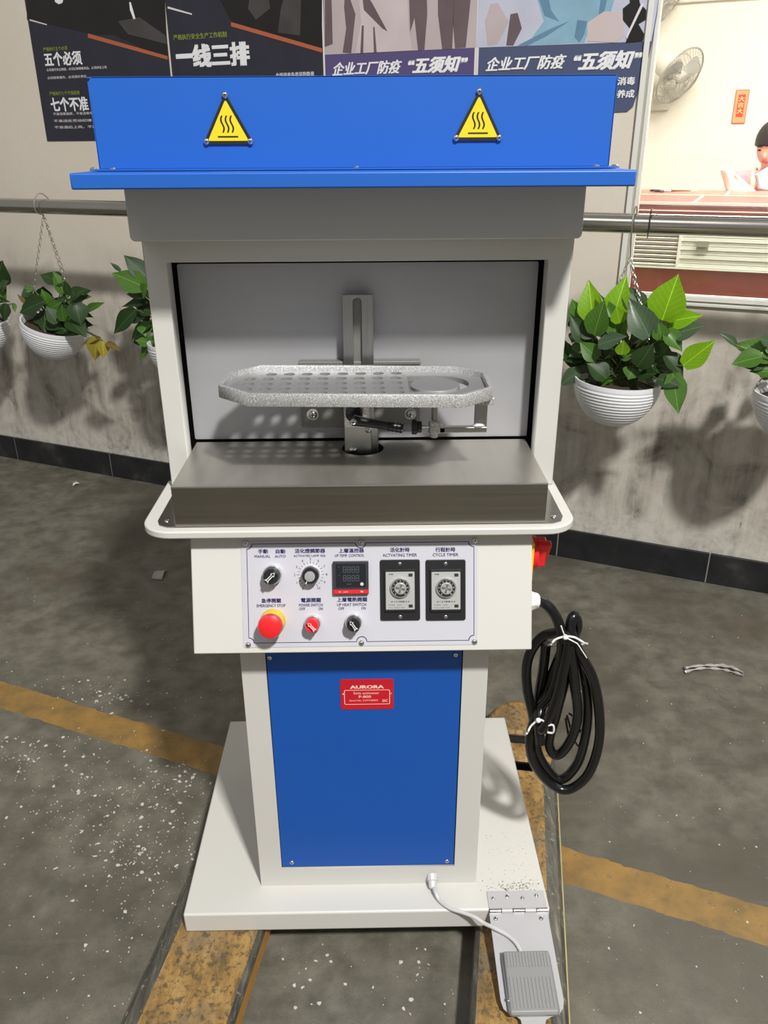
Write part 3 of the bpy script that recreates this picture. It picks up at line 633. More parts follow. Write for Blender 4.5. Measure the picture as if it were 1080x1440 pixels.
text('lettering', [ct('手動', 370, 775.2, 5.6, 13.5, .02), ct('自動', 394.6, 775.2, 5.6, 13, .02), ct('MANUAL', 369.3, 782.3, 3.6, 22), ct('AUTO', 394.2, 782.2, 3.6, 15),
    ct('活化燈調節器', 436, 774.4, 5.8, 42, .02), ct('ACTIVATED LAMP ADJ.', 435.6, 781.8, 3.6, 45), ct('上層溫控器', 494.1, 774, 5.6, 35, .02), ct('UP TEMP. CONTROL', 491.5, 781, 3.6, 41),
    ct('急停開關', 381.5, 844.4, 5.8, 27, .02), ct('EMERGENCY STOP', 381.4, 851.5, 3.8, 40), ct('電源開關', 437.3, 843.7, 5.8, 27.5, .02), ct('POWER SWITCH', 437.3, 850.6, 3.8, 33), ct('OFF', 425, 856, 3.6, 8.5), ct('ON', 451, 855.8, 3.6, 6),
    ct('上層電熱開關', 495, 842.8, 5.8, 42, .02), ct('UP HEAT SWITCH', 494.5, 850, 3.8, 41), ct('OFF', 480, 855.5, 3.6, 8), ct('ON', 511.2, 855, 3.6, 6),
    ct('活化計時', 562.2, 773, 6, 27, .02), ct('ACTVATING TIMER', 562.2, 780.4, 4, 48), ct('行程計時', 626.2, 772.7, 6, 27.5, .02), ct('CYCLE TIMER', 626.4, 779.9, 4, 36)], MC, NAVY, cpl, H0+.0003)
def local(px, py): x, y = cq(px, py, H0); return MC @ Matrix.Translation((x, y, H0))
def selector(name, px, py, cap, ang, r=.0135):
    M = local(px, py); m = MB(M); m.lathe([(r*1.08, 0), (r*1.10, .003), (r*1.04, .012), (r*.98, .0135), (r*.86, .0135)], 32)
    s = part(name, m, CHROME)
    m = MB(M); m.lathe([(r*.90, .009), (r*.90, .024), (r*.8, .0275), (r*.3, .0275)], 28); part('knob', m, cap, s)
    R_ = M @ Matrix.Translation((0, 0, 0)) @ Matrix.Rotation(radians(ang), 4, 'Z')
    m = MB(R_); m.prism(rrect(-r*.26, r*.26, -r*.80, r*.80, r*.12), .027, .0325); part('lever', m, cap, s, bevel=.0008)
    ar = [(0, r*.66), (r*.24, r*.32), (r*.10, r*.32), (r*.10, -.0+r*.05), (r*.10, -r*.38), (r*.24, -r*.62), (0, -r*.5), (-r*.24, -r*.62), (-r*.10, -r*.38), (-r*.10, r*.32), (-r*.24, r*.32)]
    m = strip(MB(R_), ar[::-1], r*.08, .0328); part('arrow_mark', m, WINK, s); return s
selector('selector_switch', 383.5, 807.5, BLACK, -45, .0148)['label'] = 'black manual/auto selector switch'
selector('selector_switch', 440.2, 875.5, RED, 42, .0125)['label'] = 'red power selector switch'
selector('selector_switch', 497.5, 874, BLACK, 35, .0130)['label'] = 'black heat selector switch'
# dial
M = local(437.2, 807.5) @ Matrix.Diagonal((.97, .97, 1.5, 1)); dk = part('dial_knob', MB(M).lathe([(.0155, 0), (.0155, .003), (.0145, .0045)], 36), CHROME)
part('skirt', MB(M).lathe([(.0145, .004), (.0140, .013), (.0125, .0145), (.0085, .0145)], 36), BLACK, dk)
part('cap', MB(M).lathe([(.0088, .0145), (.0086, .0165), (.004, .0168)], 30), SILV, dk)
m = MB(M @ Matrix.Rotation(radians(240), 4, 'Z')); m.box(.009, .0145, -.0006, .0006, .0142, .0150); part('pointer_line', m, WINK, dk)
x0, y0_ = cq(436.8, 808, H0); m = MB(MC)
for i in range(21):
    a = radians(240-15*i); u = (cos(a), sin(a)); r0, r1 = .0182, .0225 if i % 2 == 0 else .0208; w = .00035
    m.add([(x0+u[0]*r0-u[1]*w, y0_+u[1]*r0+u[0]*w, H0+.0003), (x0+u[0]*r0+u[1]*w, y0_+u[1]*r0-u[0]*w, H0+.0003), (x0+u[0]*r1+u[1]*w, y0_+u[1]*r1-u[0]*w, H0+.0003), (x0+u[0]*r1-u[1]*w, y0_+u[1]*r1+u[0]*w, H0+.0003)], [(0, 1, 2, 3)])
part('scale_marks', m, INK, cpl)
text('scale_numbers', [(str(i), x0+.0262*cos(radians(240-30*i)), y0_+.0262*sin(radians(240-30*i)), .0042, None) for i in range(11)], MC, INK, cpl, H0+.0003)
# temperature controller
M = local(493.5, 811.8); w2, h2 = 24.8*PX, 23*PY
tcn = part('temperature_controller', MB(M).prism(rrect(-w2, w2, -h2, h2, .0015), 0, .0085), plain('controller_case', (.03, .03, .034), .35), bevel=.0008)
part('screen', MB(M).prism(rrect(-w2*.84, w2*.84, -h2*.56, h2*.86, .001), .0085, .0089), SCRB, tcn)
part('red_band', MB(M).box(-w2*.98, w2*.98, -h2*.94, -h2*.70, .0080, .0089), RED, tcn)
m = MB(M); DG = []
for row in (.52, 0.0):
    for i in range(4):
        gx, gy, a, b = w2*(-.34+.24*i), h2*(row-.0), w2*.075, h2*.17
        for s_ in ((-a, a, b-.0003, b+.0003), (-a, a, -b-.0003, -b+.0003), (-a, a, -.0003, .0003), (-a-.0003, -a+.0003, -b, b), (a-.0003, a+.0003, -b, b)): m.box(gx+s_[0], gx+s_[1], gy+s_[2], gy+s_[3], .0089, .0091)
part('digits', m, SEG, tcn)
text('lettering', [('PV', -w2*.66, h2*.66, .0016, None), ('SV', -w2*.66, h2*.18, .0016, None), ('MODE', -w2*.1, -h2*.36, .0018, None)], M, SEG, tcn, .0091)
text('lettering', [('LC', -w2*.62, -h2*.82, .0018, None, 0, .03), ('control', -w2*.30, -h2*.82, .0017, None), ('PID', w2*.62, -h2*.82, .002, None, 0, .04)], M, WINK, tcn, .0091)
part('button', MB(M @ Matrix.Translation((w2*.62, -h2*.36, .0088))).cyl(.0028, 0, .0012, 20), LGREY, tcn)
# emergency stop
M = local(384.0, 873.5) @ Matrix.Diagonal((.93, .93, 1.5, 1)); es = part('emergency_stop', MB(M).lathe([(.0225, 0), (.0225, .003), (.0205, .012), (.015, .013)], 40), YEL)
part('mushroom_button', MB(M).lathe([(.011, .012), (.0125, .016), (.0195, .0185), (.0215, .021), (.0215, .025), (.0195, .029), (.012, .0308), (.002, .031)], 40), RED, es)
# timers
for px, nm in ((562.6, 'black activating timer with silver dial'), (626.6, 'black cycle timer with silver dial')):
    M = local(px, 829.4); a, b = 27.9*PX, 42.5*PY
    tm = part('timer', MB(M).prism(rrect(-a, a, -b, b, .003), 0, .0035), BLACK, bevel=.0008); tm['label'] = nm
    part('bezel', MB(M).prism(rrect(-a*.80, a*.80, -b*.70, b*.70, .002), .0035, .0075), BLACK, tm, bevel=.0008)
    part('face', MB(M).prism(rrect(-a*.72, a*.72, -b*.62, b*.62, .001), .0075, .0080), FACEM, tm)
    Mk = M @ Matrix.Translation((.0, b*.10, .008))
    part('dial_ring', MB(Mk).lathe([(.0165, 0), (.0165, .004), (.0150, .0065), (.0140, .0065)], 36), CHROME, tm)
    m = MB(Mk); m.lathe([(.0140, .0060), (.0138, .0068), (.0100, .0068)], 36); part('black_ring', m, BLACK, tm)
    part('inner_dial', MB(Mk).lathe([(.0102, .0060), (.0100, .0085), (.0085, .0095), (.003, .0090)], 30), SILV, tm)
    m = MB(Mk)
    for q in range(4): m.prism([(-.0008, .001), (.0008, .001), (.0022, .0075), (-.0022, .0075)], .0094, .0100, Matrix.Rotation(radians(-14+90*q), 4, 'Z'))
    part('star_grip', m, BRIGHT, tm)
    text('dial_numbers', [(str(n_), .0120*cos(radians(230-28*n_)), .0120*sin(radians(230-28*n_)), .0020, None) for n_ in range(11)], Mk, WINK, tm, .0070)
    text('lettering', [('anly', -a*.45, b*.54, .0022, .007, 0, .04), ('0 1 2 TIME 3 4', 0, -b*.36, .002, a*.9, 0, .03), ('TIMER   250V', -a*.25, -b*.47, .0014, a*.7), ('AC 220V 5A', -a*.2, -b*.56, .0014, a*.8)], M, INK, tm, .0082)
    part('indicator_window', MB(M).box(a*.42, a*.62, b*.46, b*.56, .008, .0083).box(a*.42, a*.62, -b*.56, -b*.46, .008, .0083), INK, tm)
    for sg in (.87, -.87): screw(tm, M @ Vector((0, b*sg, .0035)), nd, .0034)

# tabletop and stainless tray
MH = Matrix()
m = MB(); P = [(-.375, 1.385), (-.375, 1.215)]+[(-.325+.05*cos(radians(a)), 1.215+.05*sin(radians(a))) for a in range(190, 270, 10)]+[(-.325, 1.165), (.277, 1.165)]+[(.277+.05*cos(radians(a)), 1.215+.05*sin(radians(a))) for a in range(280, 360, 10)]+[(.327, 1.215), (.327, 1.385)]
m.prism(P, .932, .945); part('tabletop', m, CREAM, bevel=.0025)
TX0, TX1, TYF, TYB, TZ = -.3175, .2745, 1.180, 1.392, 1.0155
hx, hy, hr_ = at(510, 633, 2, TZ).x, 1.352, .037
tr = cut_plate('steel_tray', [(TX0, TYF), (TX1, TYF), (TX1, TYB), (TX0, TYB)], [[(hx+hr_*cos(2*pi*i/32), hy+hr_*sin(2*pi*i/32)) for i in range(32)]], .0016, Matrix.Translation((0, 0, TZ-.0008)), TRAYT, mc)
part('front_wall', MB().box(TX0, TX1, TYF, TYF+.0015, .9465, TZ-.0005).box(TX0, TX0+.0015, TYF+.0015, TYB, .9465, TZ-.0016).box(TX1-.0015, TX1, TYF+.0015, TYB, .9465, TZ-.0016), TRAYM, tr, bevel=.0006)
part('folded_edge', MB().rod((TX0+.001, TYF+.0012, TZ-.0012), (TX1-.001, TYF+.0012, TZ-.0012), .0016, 10), BRIGHT, tr)
for sg, xa, xb in ((-1, TX0-.034, TX0), (1, TX1, TX1+.034)):
    r = .02
    P = [(xa, 1.38), (xa, 1.205), (xa+.006, 1.189), (xa+.02, 1.181), (xb, TYF), (xb, 1.38)] if sg < 0 else [(xb, 1.38), (xb, 1.205), (xb-.006, 1.189), (xb-.02, 1.181), (xa, TYF), (xa, 1.38)]
    part('flange', MB().prism(P, .9455, .947), TRAYM, tr)
    screw(tr, ((xa+xb)/2+sg*.001, 1.202, .947), (0, 0, 1), .0045)
part('slot_shade_collar', MB(Matrix.Translation((hx, hy, TZ-.03))).lathe([(hr_, 0), (hr_, .0298)], 32, cap=False), DARK, tr)  # dark collar stands in for the shade below the post slot

# upper cabinet
CX0, CX1, YF = -.3595, .3205, 1.345
cut_plate('cabinet_frame', [(CX0, .9455), (CX1, .9455), (CX1, 1.44), (CX0, 1.44)], [[(-.3255, .96), (.2835, .96), (.2835, 1.3330), (-.3255, 1.3330)]], .035, mxz(YF+.0175), CREAM, mc, bevel=.0015)
part('cabinet_shell', MB().box(CX0, CX0+.003, YF+.035, 1.90, .9455, 1.44).box(CX1-.003, CX1, YF+.035, 1.90, .9455, 1.44).box(CX0+.003, CX1-.003, 1.897, 1.90, .9455, 1.44).box(CX0+.003, CX1-.003, YF+.036, 1.897, .9455, .948), CREAM)
part('cavity_shade_sheets', MB().box(CX0+.006, CX1-.006, 1.47, 1.475, .95, 1.43).box(CX0+.006, CX1-.006, YF+.037, 1.47, 1.40, 1.405), DARK)  # black sheets added to give the gaps round back_plate their shade
part('side_hinge', MB().box(CX0-.004, CX0, YF+.012, YF+.030, 1.30, 1.375).box(CX1, CX1+.004, YF+.012, YF+.030, 1.33, 1.375), plain('hinge_grey', (.3, .3, .28), .4))
YP = 1.400
pl = cut_plate('back_plate', rrect(at(248.5, 372, 1, YP).x, at(757.5, 370, 1, YP).x, 1.0185, at(500, 369.5, 1, YP).z, .003), [], .003, mxz(YP+.0015), PLATEM, mc)
cn = part('canopy', MB(mxz(1.30)).prism(rrect(-.3655, .3225, 1.3695, 1.449, .008)[:], -.62, 0), CREAM, bevel=.002)
lp = part('roof_sheet', MB().box(-.3985, .3560, 1.170, 1.935, 1.449, 1.4695), BLUE, bevel=.0022)
part('guard_flange', MB().box(-.3900, .3490, 1.232, 1.90, 1.4705, 1.4722), BLUE)
YG = 1.262; g0, g1 = at(122, 107, 1, YG), at(869, 105, 1, YG); g2, g3 = at(138.5, 236, 1, YG), at(857, 234, 1, YG)
gx0, gx1 = (g0.x+g2.x)/2, (g1.x+g3.x)/2; gz = (g0.z+g1.z)/2
gd = part('heat_guard', MB(mxz(YG+.0015)).prism([(gx0, 1.4722), (gx1, 1.4722), (gx1, gz-.004), (gx1-.002, gz), (gx0+.006, gz), (gx0+.001, gz-.006)], -.0015, .0), BLUE, bevel=.0006)
part('side_wall', MB().box(gx0, gx0+.0015, YG+.0015, 1.80, 1.4722, gz-.006).box(gx1-.0015, gx1, YG+.0015, 1.80, 1.4722, gz-.006).box(gx0+.0015, gx1-.0015, 1.7985, 1.80, 1.4722, gz-.006).box(gx0, gx1, YG+.0015, YG+.018, gz-.0016, gz-.0002), BLUE, gd)
for px, py in ((131, 237), (158.5, 237.5), (501, 236.5), (838, 234), (864, 234)):
    x = at(px, py, 2, 1.476).x if 0 else at(px, py, 1, 1.245).x; screw(lp, (x, 1.245, 1.4722), (0, 0, 1), .0045)
for (ax_, ay), (bx_, by), (cx_, cy) in (((317, 130), (286, 203), (357.5, 203)), ((672, 125), (636.5, 198.5), (706.5, 197.5))):
    A, B, C = [at(x, y, 1, YG) for x, y in ((ax_, ay), (bx_, by), (cx_, cy))]
    mx, base_z = (B.x+C.x)/2, (B.z+C.z)/2; hw = (C.x-B.x)/2; ht = A.z-base_z
    Ms = Matrix.Translation((mx, YG, base_z)) @ MXZ
    def tri(k, rr, n=6):
        cy_ = ht*.36; pts = []
        V = [Vector((0, ht)), Vector((-hw, 0)), Vector((hw, 0))]; Cc = Vector((0, ht*.345)); V = [Cc+(v-Cc)*k for v in V]
        for i in range(3):
            v, pa, nb = V[i], V[i-1], V[(i+1) % 3]; d1 = (pa-v).normalized(); d2 = (nb-v).normalized(); 
            p1_, p2_ = v+d1*rr, v+d2*rr
            for j in range(n+1): t = j/n; pts.append(tuple((1-t)**2*p1_+2*t*(1-t)*v+t*t*p2_))
        return pts
    sg = part('warning_sign', MB(Ms).prism(tri(1.0, .005), 0, .0012), INK)
    part('yellow_field', MB(Ms).prism(tri(.80, .004), .0012, .0016), YSIGN, sg)
    m = MB(Ms)
    for q in (-1, 0, 1):
        P = [(q*hw*.17+.0018*sin(2*pi*i/12)+.0004*q, ht*(.23+.33*i/12)) for i in range(13)]
        for i in range(12): m.add([(P[i][0]-.0012, P[i][1], .0018), (P[i][0]+.0012, P[i][1], .0018), (P[i+1][0]+.0012, P[i+1][1], .0018), (P[i+1][0]-.0012, P[i+1][1], .0018)], [(0, 1, 2, 3)])
    m.box(-hw*.40, hw*.40, ht*.135, ht*.165, .0016, .0019); part('hot_surface_symbol', m, INK, sg)
    for v in ((0, ht*.95), (-hw*.86, ht*.055), (hw*.86, ht*.055)): screw(sg, Ms @ Vector((v[0], v[1], .0012)), (0, -1, 0), .0042)

# ---- rack assembly inside the opening
ZR = 1.168
OUT = [at(x, y, 2, ZR).to_2d() for x, y in ((366.6, 512.5), (322.8, 522.2), (306.5, 541.5), (348, 554), (652, 555.5), (693.5, 544.5), (684, 523), (639, 514.2))]
OUT = [tuple(p) for p in OUT]
def inset(P, d):
    n = len(P); out = []
    for i in range(n):
        a, b, c = Vector(P[i-1]), Vector(P[i]), Vector(P[(i+1) % n]); d1 = (b-a).normalized(); d2 = (c-b).normalized()
        n1 = Vector((-d1.y, d1.x)); n2 = Vector((-d2.y, d2.x)); bis = (n1+n2).normalized(); out.append(tuple(b+bis*d/max(.3, bis.dot(n1))))
    return out
ZF = ZR-.009
holes = []
x_r = at(557, 525, 2, ZF).x; px_ = (x_r-at(382.5, 525, 2, ZF).x)/7
ys = [at(500, y, 2, ZF).y for y in (525.5, 532, 538.8, 546, 552)]
for j, y in enumerate(ys):
    for i in range(8 if j in (0,) else 9):
        cx = x_r-px_*i-(.003 if j else 0)+.001*j; rr = .0092 if j < 4 else .0088
        if j == 4 and (i > 8): continue
        holes.append([(cx+rr*cos(2*pi*q/18), y+rr*sin(2*pi*q/18)) for q in range(18)])
dL, dR = at(574, 540, 2, ZF).x, at(660, 540, 2, ZF).x; dy0, dy1 = at(600, 550.5, 2, ZF).y, at(600, 529, 2, ZF).y
rc = (dy1-dy0)/2*1.0; ccx = dR-rc
slot = [(dL, dy0), (ccx, dy0)]+[(ccx+rc*cos(radians(a)), (dy0+dy1)/2+rc*sin(radians(a))) for a in range(-80, 90, 10)]+[(ccx, dy1), (dL, dy1)]
rk = cut_plate('shoe_rack', inset(OUT, .004), holes+[slot], .008, Matrix.Translation((0, 0, ZF-.004)), CASTF, mc)
rk['label'] = 'cast aluminium perforated shoe rack with raised rim'
cut_plate('rim', OUT, [inset(OUT, .0065)], .0195, Matrix.Translation((0, 0, ZR-.00975)), CAST, rk, bevel=.0005)
dc = at(612, 541.5, 2, ZF+.002)
part('disc', MB(Matrix.Translation((dc.x, dc.y, ZF-.003))).cyl(.0385, 0, .006, 40, b=.0008), CASTF, rk)
# arm and rod that carry the disc
YR = dc.y
p = lambda x, y, yy=YR: at(x, y, 1, yy)
part('disc_rod', MB().rod((dc.x, YR, p(610, 606).z), (dc.x, YR, ZF-.003), .0048, 16), BRIGHT, rk)
cl = p(611, 601); m = MB(Matrix.Translation((dc.x, YR, cl.z-.010))); m.cyl(.0095, 0, .022, 8, b=.002); m.box(.0, .016, -.006, .006, .002, .014); m.cyl(.006, -.006, 0, 10); part('rod_clamp', m, CAST, rk)
a, b = p(622, 603), p(684, 603); xe = p(684, 600).x; xi = p(667, 590).x
m = MB().box(dc.x+.008, xe, YR-.006, YR+.006, a.z-.005, a.z+.004); part('support_arm', m, BRIGHT, rk, bevel=.001)
part('support_upright', MB().box(xi, xe, YR-.004, YR+.004, a.z+.004, ZR-.019), BRIGHT, rk, bevel=.001)
part('arm_weld', MB().ball((xi+.006, YR-.004, a.z+.006), .007, 10, 6, (1.6, .6, .5)), CAST, rk)
part('rim_lug', MB().box(xi+.002, xe+.006, YR-.030, YR+.010, ZR-.031, ZR-.0200), CAST, rk, bevel=.001)
kz = p(586, 600).z; k0, k1 = p(579, 600).x, p(593, 600).x
m = MB(Matrix.Translation((k0, YR, kz)) @ Matrix.Rotation(pi/2, 4, 'Y')); m.cyl(.0125, 0, (k1-k0)*.55, 20, b=.0015); m.cyl(.0095, (k1-k0)*.55, k1-k0, 16, b=.001)
m.m = 1; m.cyl(.0018, k1-k0, dc.x-k0, 8); part('thumb_knob', m, [BLACK, BRIGHT], rk)
# mount behind the rack: flange plate, slotted rails, post, clamp lever
YM = 1.392
q = lambda x, y, yy: at(x, y, 1, yy)
mt = part('mount_plate', MB().box(q(424, 580, YM).x, q(590, 580, YM).x, YM-.004, YM+.006, q(500, 600, YM).z, q(500, 506, YM).z).box(q(424, 580, YM).x, q(590, 580, YM).x, YM-.018, YM-.004, q(500, 510, YM).z, q(500, 505, YM).z), MOUNTM, bevel=.001)
for x, y in ((440, 582.5), (577, 581.5)): 
    c = q(x, y, YM-.004); part('washer', MB(Matrix.Translation(c) @ Matrix.Rotation(pi/2, 4, 'X')).cyl(.0105, 0, .0015, 20), CAST, mt); screw(mt, c-Vector((0, .0015, 0)), (0, -1, 0), .0075, 'hex_bolt')
YS = 1.372
x0_, x1_, x2_, x3_ = q(482.5, 470, YS).x, q(497, 470, YS).x, q(509, 470, YS).x, q(525, 470, YS).x; zt_, zs_ = q(500, 414, YS).z, q(500, 424, YS).z; zl_ = 1.02
sr = cut_plate('slotted_rail', [(x0_, zl_+.02), (x3_, zl_+.02), (x3_, zt_), (x0_, zt_)], [[(x1_, zl_+.06), (x2_, zl_+.06)]+[((x1_+x2_)/2+(x2_-x1_)/2*cos(radians(a_)), zs_+(x2_-x1_)/2*sin(radians(a_))) for a_ in range(0, 181, 20)]], .008, mxz(YS), BRIGHT, mc, bevel=.0006)
part('rail_backing', MB().box(x0_+.002, x3_-.002, YS+.004, YS+.016, zl_+.02, zt_-.004), MOUNTM, sr)
ux0, ux1 = q(484, 600, 1.335).x, q(532, 600, 1.335).x
po = part('post', MB().box(ux0, ux1-.012, 1.334, 1.366, .95, q(500, 568, 1.334).z).box(ux1-.014, ux1, 1.346, 1.366, .95, q(500, 600, 1.34).z), BRIGHT, bevel=.0012)
part('slide_block', MB().box(q(484, 580, 1.325).x, q(519, 580, 1.325).x, 1.322, 1.334, q(500, 601, 1.325).z, q(500, 562, 1.325).z), CAST, po, bevel=.001)
for x, y, r in ((518, 604, .0062), (496.5, 633, .0065)): screw(po, q(x, y, 1.333), (0, -1, 0), r, 'hex_bolt')
h0 = q(498, 583, 1.30)
lv_ = part('clamp_lever', MB(Matrix.Translation((h0.x, 1.322, h0.z)) @ Matrix.Rotation(pi/2, 4, 'X')).cyl(.0145, 0, .022, 24, b=.003), BLACK)
e0, e1 = q(497, 591, 1.28), q(567, 602, 1.27)
m = MB(); m.tube([e0+Vector((-.004, 0, .002)), e0, e0.lerp(e1, .3), e0.lerp(e1, .6), e0.lerp(e1, .97), e1], [.006, .0095, .0075, .0072, .0085, .0075], 12); part('lever_handle', m, BLACK, lv_)
m = MB()
d_ = (e1-e0).normalized()
for k in range(4): c = e0.lerp(e1, .70+.085*k) if 0 else e0.lerp(e1, .72+.08*k); m.tube([c-d_*.0010, c+d_*.0010], .0089, 12)
part('grip_rings', m, RUBBER, lv_)
screw(lv_, e0+Vector((0, -.009, 0)), (0, -1, 0), .0055, 'hex_bolt')

# rotary isolator on the right flank of the control box
XS = .2595; YI = 1.235
zi0, zi1 = at(748, 815, 1, YI).z, at(748, 752, 1, YI).z
iso = part('isolator_switch', MB().box(XS, XS+.006, YI-.035, YI+.035, zi0, min(zi1, .929)), YEL, bevel=.001)
zc = at(762, 776, 1, YI).z; MX = Matrix.Translation((XS+.006, YI, zc)) @ Matrix.Rotation(pi/2, 4, 'Y')
part('knob_base', MB(MX).lathe([(.030, 0), (.028, .010), (.020, .013)], 28), RED, iso)
part('handle', MB(MX @ Matrix.Rotation(radians(8), 4, 'Z')).prism(rrect(-.026, .026, -.010, .010, .004), .010, .026), RED, iso, bevel=.002)
part('handle_ridge', MB(MX @ Matrix.Rotation(radians(35), 4, 'Z')).prism(rrect(-.030, .030, -.006, .006, .003), .008, .032), RED, iso, bevel=.002)
part('pointer', MB(MX).box(.010, .016, -.010, .010, .0125, .0145), YEL, iso)

# cable gland and coiled mains cable
YK = 1.20; gl = at(745, 844.5, 1, YK); MG = Matrix.Translation((XS, YK, gl.z)) @ Matrix.Rotation(pi/2, 4, 'Y')
gn = part('cable_gland', MB(MG).lathe([(.017, 0), (.017, .009), (.0155, .010), (.0135, .018), (.010, .021)], 8), WHITEP)
def K(x, y, dy=0): return at(x, y, 1, YK+dy)
cbr = .0092
path = [(756, 845, 0), (765, 848, 0), (776, 858, -.004), (785, 875, -.006), (790, 897, -.008), (788, 930, -.005), (776, 975, 0), (757, 1000, .01), (745, 1040, .012), (752, 1075, .012), (775, 1103, .010), (800, 1110, .004),
        (826, 1090, -.004), (841, 1050, -.006), (843, 1005, -.006), (834, 955, -.008), (812, 912, -.010), (802, 885, -.002), (807, 866, .006), (812, 880, .016), (804, 905, .018), (796, 950, .010), (782, 1005, .016), (772, 1045, .020), (783, 1062, .016),
        (800, 1045, .006), (812, 1010, -.002), (808, 960, -.012), (802, 920, -.016), (797, 897, -.018), (786, 890, .004), (762, 896, .022), (743, 925, .026), (741, 965, .022), (750, 1010, .018), (757, 1060, .020), (785, 1096, .022),
        (811, 1075, .012), (824, 1030, .006), (826, 985, .008), (818, 935, .012), (803, 900, .014), (795, 905, .028), (780, 940, .024), (768, 975, .026), (758, 1010, -.006), (760, 1045, -.010), (778, 1060, -.010), (795, 1035, -.012), (801, 1000, -.008), (806, 985, .0)]
m = MB(); m.tube(catmull([K(*p_) for p_ in path[:-4]], 7), cbr, 12)
m.tube(catmull([K(768, 905, .02), K(764, 940, .03), K(757, 985, .034), K(760, 1005, .034)], 7), cbr, 12)
m.tube(catmull([K(800, 905, -.022), K(792, 945, -.026), K(782, 985, -.028), K(766, 1022, -.026), K(760, 1026, -.02)], 7), cbr*.95, 12)
pc = part('power_cable', m, RUBBER); pc['label'] = 'thick black mains cable hanging in a tied coil'
m = MB()
m.tube(catmull([K(800, 1003, .02), K(808, 1010, .018), K(816, 1028, .014), K(823, 1046, .012)], 5), .0022, 6).tube(catmull([K(797, 1006, .02), K(801, 1020, .018), K(806, 1038, .014), K(813, 1050, .012)], 5), .0022, 6).tube(catmull([K(795, 1010, .02), K(797, 1022, .018), K(800, 1038, .016), K(803, 1052, .016)], 5), .0022, 6)
part('bare_wires', m, BLACK, pc)
m = MB(); m.tube([K(801, 1040, .016), K(803, 1052, .016)], .0026, 6).tube([K(809, 1044, .014), K(813, 1051, .012)], .0026, 6); part('ferrules', m, BRIGHT, pc)
TIE = plain('white_cable_tie', (.82, .82, .80), .4)
for pts in ([(776, 905), (780, 900), (788, 896.5), (797, 895), (807, 896), (815, 900), (821, 904)], [(742, 1030), (746, 1022), (752, 1016), (759, 1012), (764, 1014)]):
    m = MB(); m.tube(catmull([K(x, y, -.030) for x, y in pts]+[K(pts[-1][0]+2, pts[-1][1]+2, .02), K(pts[0][0]-2, pts[0][1]+3, .03)], 5, True), .0018, 6)
    c = K(pts[3][0]-2, pts[3][1]+1, -.032); m.ball(c, .005, 8, 6)
    if pts[0][1] < 1000: m.tube([c, K(791, 886, -.034), K(789, 880, -.034)], .0012, 5).tube([c, K(812, 905, -.034), K(825, 925, -.02)], .0012, 5)
    part('cable_tie', m, TIE, pc)
m = MB(); m.tube(catmull([K(771, 1020, -.034), K(778, 1020, -.036), K(778, 1030, -.034), K(770, 1030, -.03)], 5), .0018, 6).tube([K(812, 968, -.004), K(816, 972, -.006), K(812, 976, -.006)], .0022, 6); part('cable_tie', m, TIE, pc)

# foot pedal: hinge, plate, switch and its cable
ZH = ZB1
h = [at(x, y, 2, ZH) for x, y in ((684, 1254), (766, 1251))]
hx0, hx1 = h[0].x, at(770, 1278, 2, ZH).x; hyb = h[0].y; hyf = 1.131
hg = part('hinge_leaf', MB().box(hx0, hx1, hyf, hyb, ZH, ZH+.002), ZINC, bevel=.0005); hg['label'] = 'riveted zinc hinge leaf'
for x, y in ((693.5, 1263.5), (713, 1260.5), (734.5, 1263), (754, 1259.5)): screw(hg, at(x, y, 2, ZH+.002), (0, 0, 1), .0042, cross=True)
n_ = 5; L_ = (hx1-hx0)/n_
hp = None
for i in range(n_):
    mm = MB(); mm.rod((hx0+L_*i+.001, 1.126, ZH+.001), (hx0+L_*(i+1)-.001, 1.126, ZH+.001), .0048, 14); part('knuckle', mm, CHROME if i % 2 == 0 else ZINC, hg)
pa = Vector((0, 1.125, ZH-.002)); pb = Vector((0, .925, .0995)); pd = (pb-pa).normalized(); pn_ = Vector((0, pd.z, -pd.y))
if pn_.z < 0: pn_ = -pn_
MP = Matrix(((1, 0, 0, 0), (0, -pd.y, pn_.y, pa.y), (0, -pd.z, pn_.z, pa.z), (0, 0, 0, 1)))       # local y runs back towards the hinge
def pq(x, y, h_=0):
    o = pa+pn_*h_; d = ray(x, y); P_ = CAM+d*((o-CAM).dot(pn_)/d.dot(pn_)); return P_.x, (P_-pa).dot(-pd)
out = [pq(688, 1284), pq(690, 1300), pq(704, 1408), pq(708, 1419), pq(717, 1427), pq(727, 1430), pq(732, 1434), pq(736, 1450), pq(738, 1475), pq(744, 1484), pq(760, 1484), pq(766, 1475), pq(765, 1450), pq(768, 1434), pq(775, 1430), pq(786, 1427), pq(792, 1418), pq(793, 1408), pq(773, 1300), pq(770, 1280)]
pp_ = part('pedal_plate', MB(MP).prism(out, -.001, .001), ZINC, bevel=.0005); pp_['label'] = 'grey pedal plate hinged to base'
for x, y in ((697, 1292), (761, 1291.5)): X_, Y_ = pq(x, y, .001); screw(pp_, MP @ Vector((X_, Y_, .001)), pn_, .0046)
f0, f1, f2, f3 = pq(709, 1336, .02), pq(775, 1336, .02), pq(784, 1418, .02), pq(720, 1423, .02)
fx0, fx1 = (f0[0]+f3[0])/2-.003, (f1[0]+f2[0])/2; fy1, fy0 = f0[1], (f2[1]+f3[1])/2
fw = MB(MP); fw.prism(rrect(fx0-.002, fx1+.002, fy0-.003, fy1, .008), .001, .012)
fs = part('foot_switch', fw, GREYP, bevel=.003); fs['label'] = 'grey ribbed foot switch'
m = MB(MP)
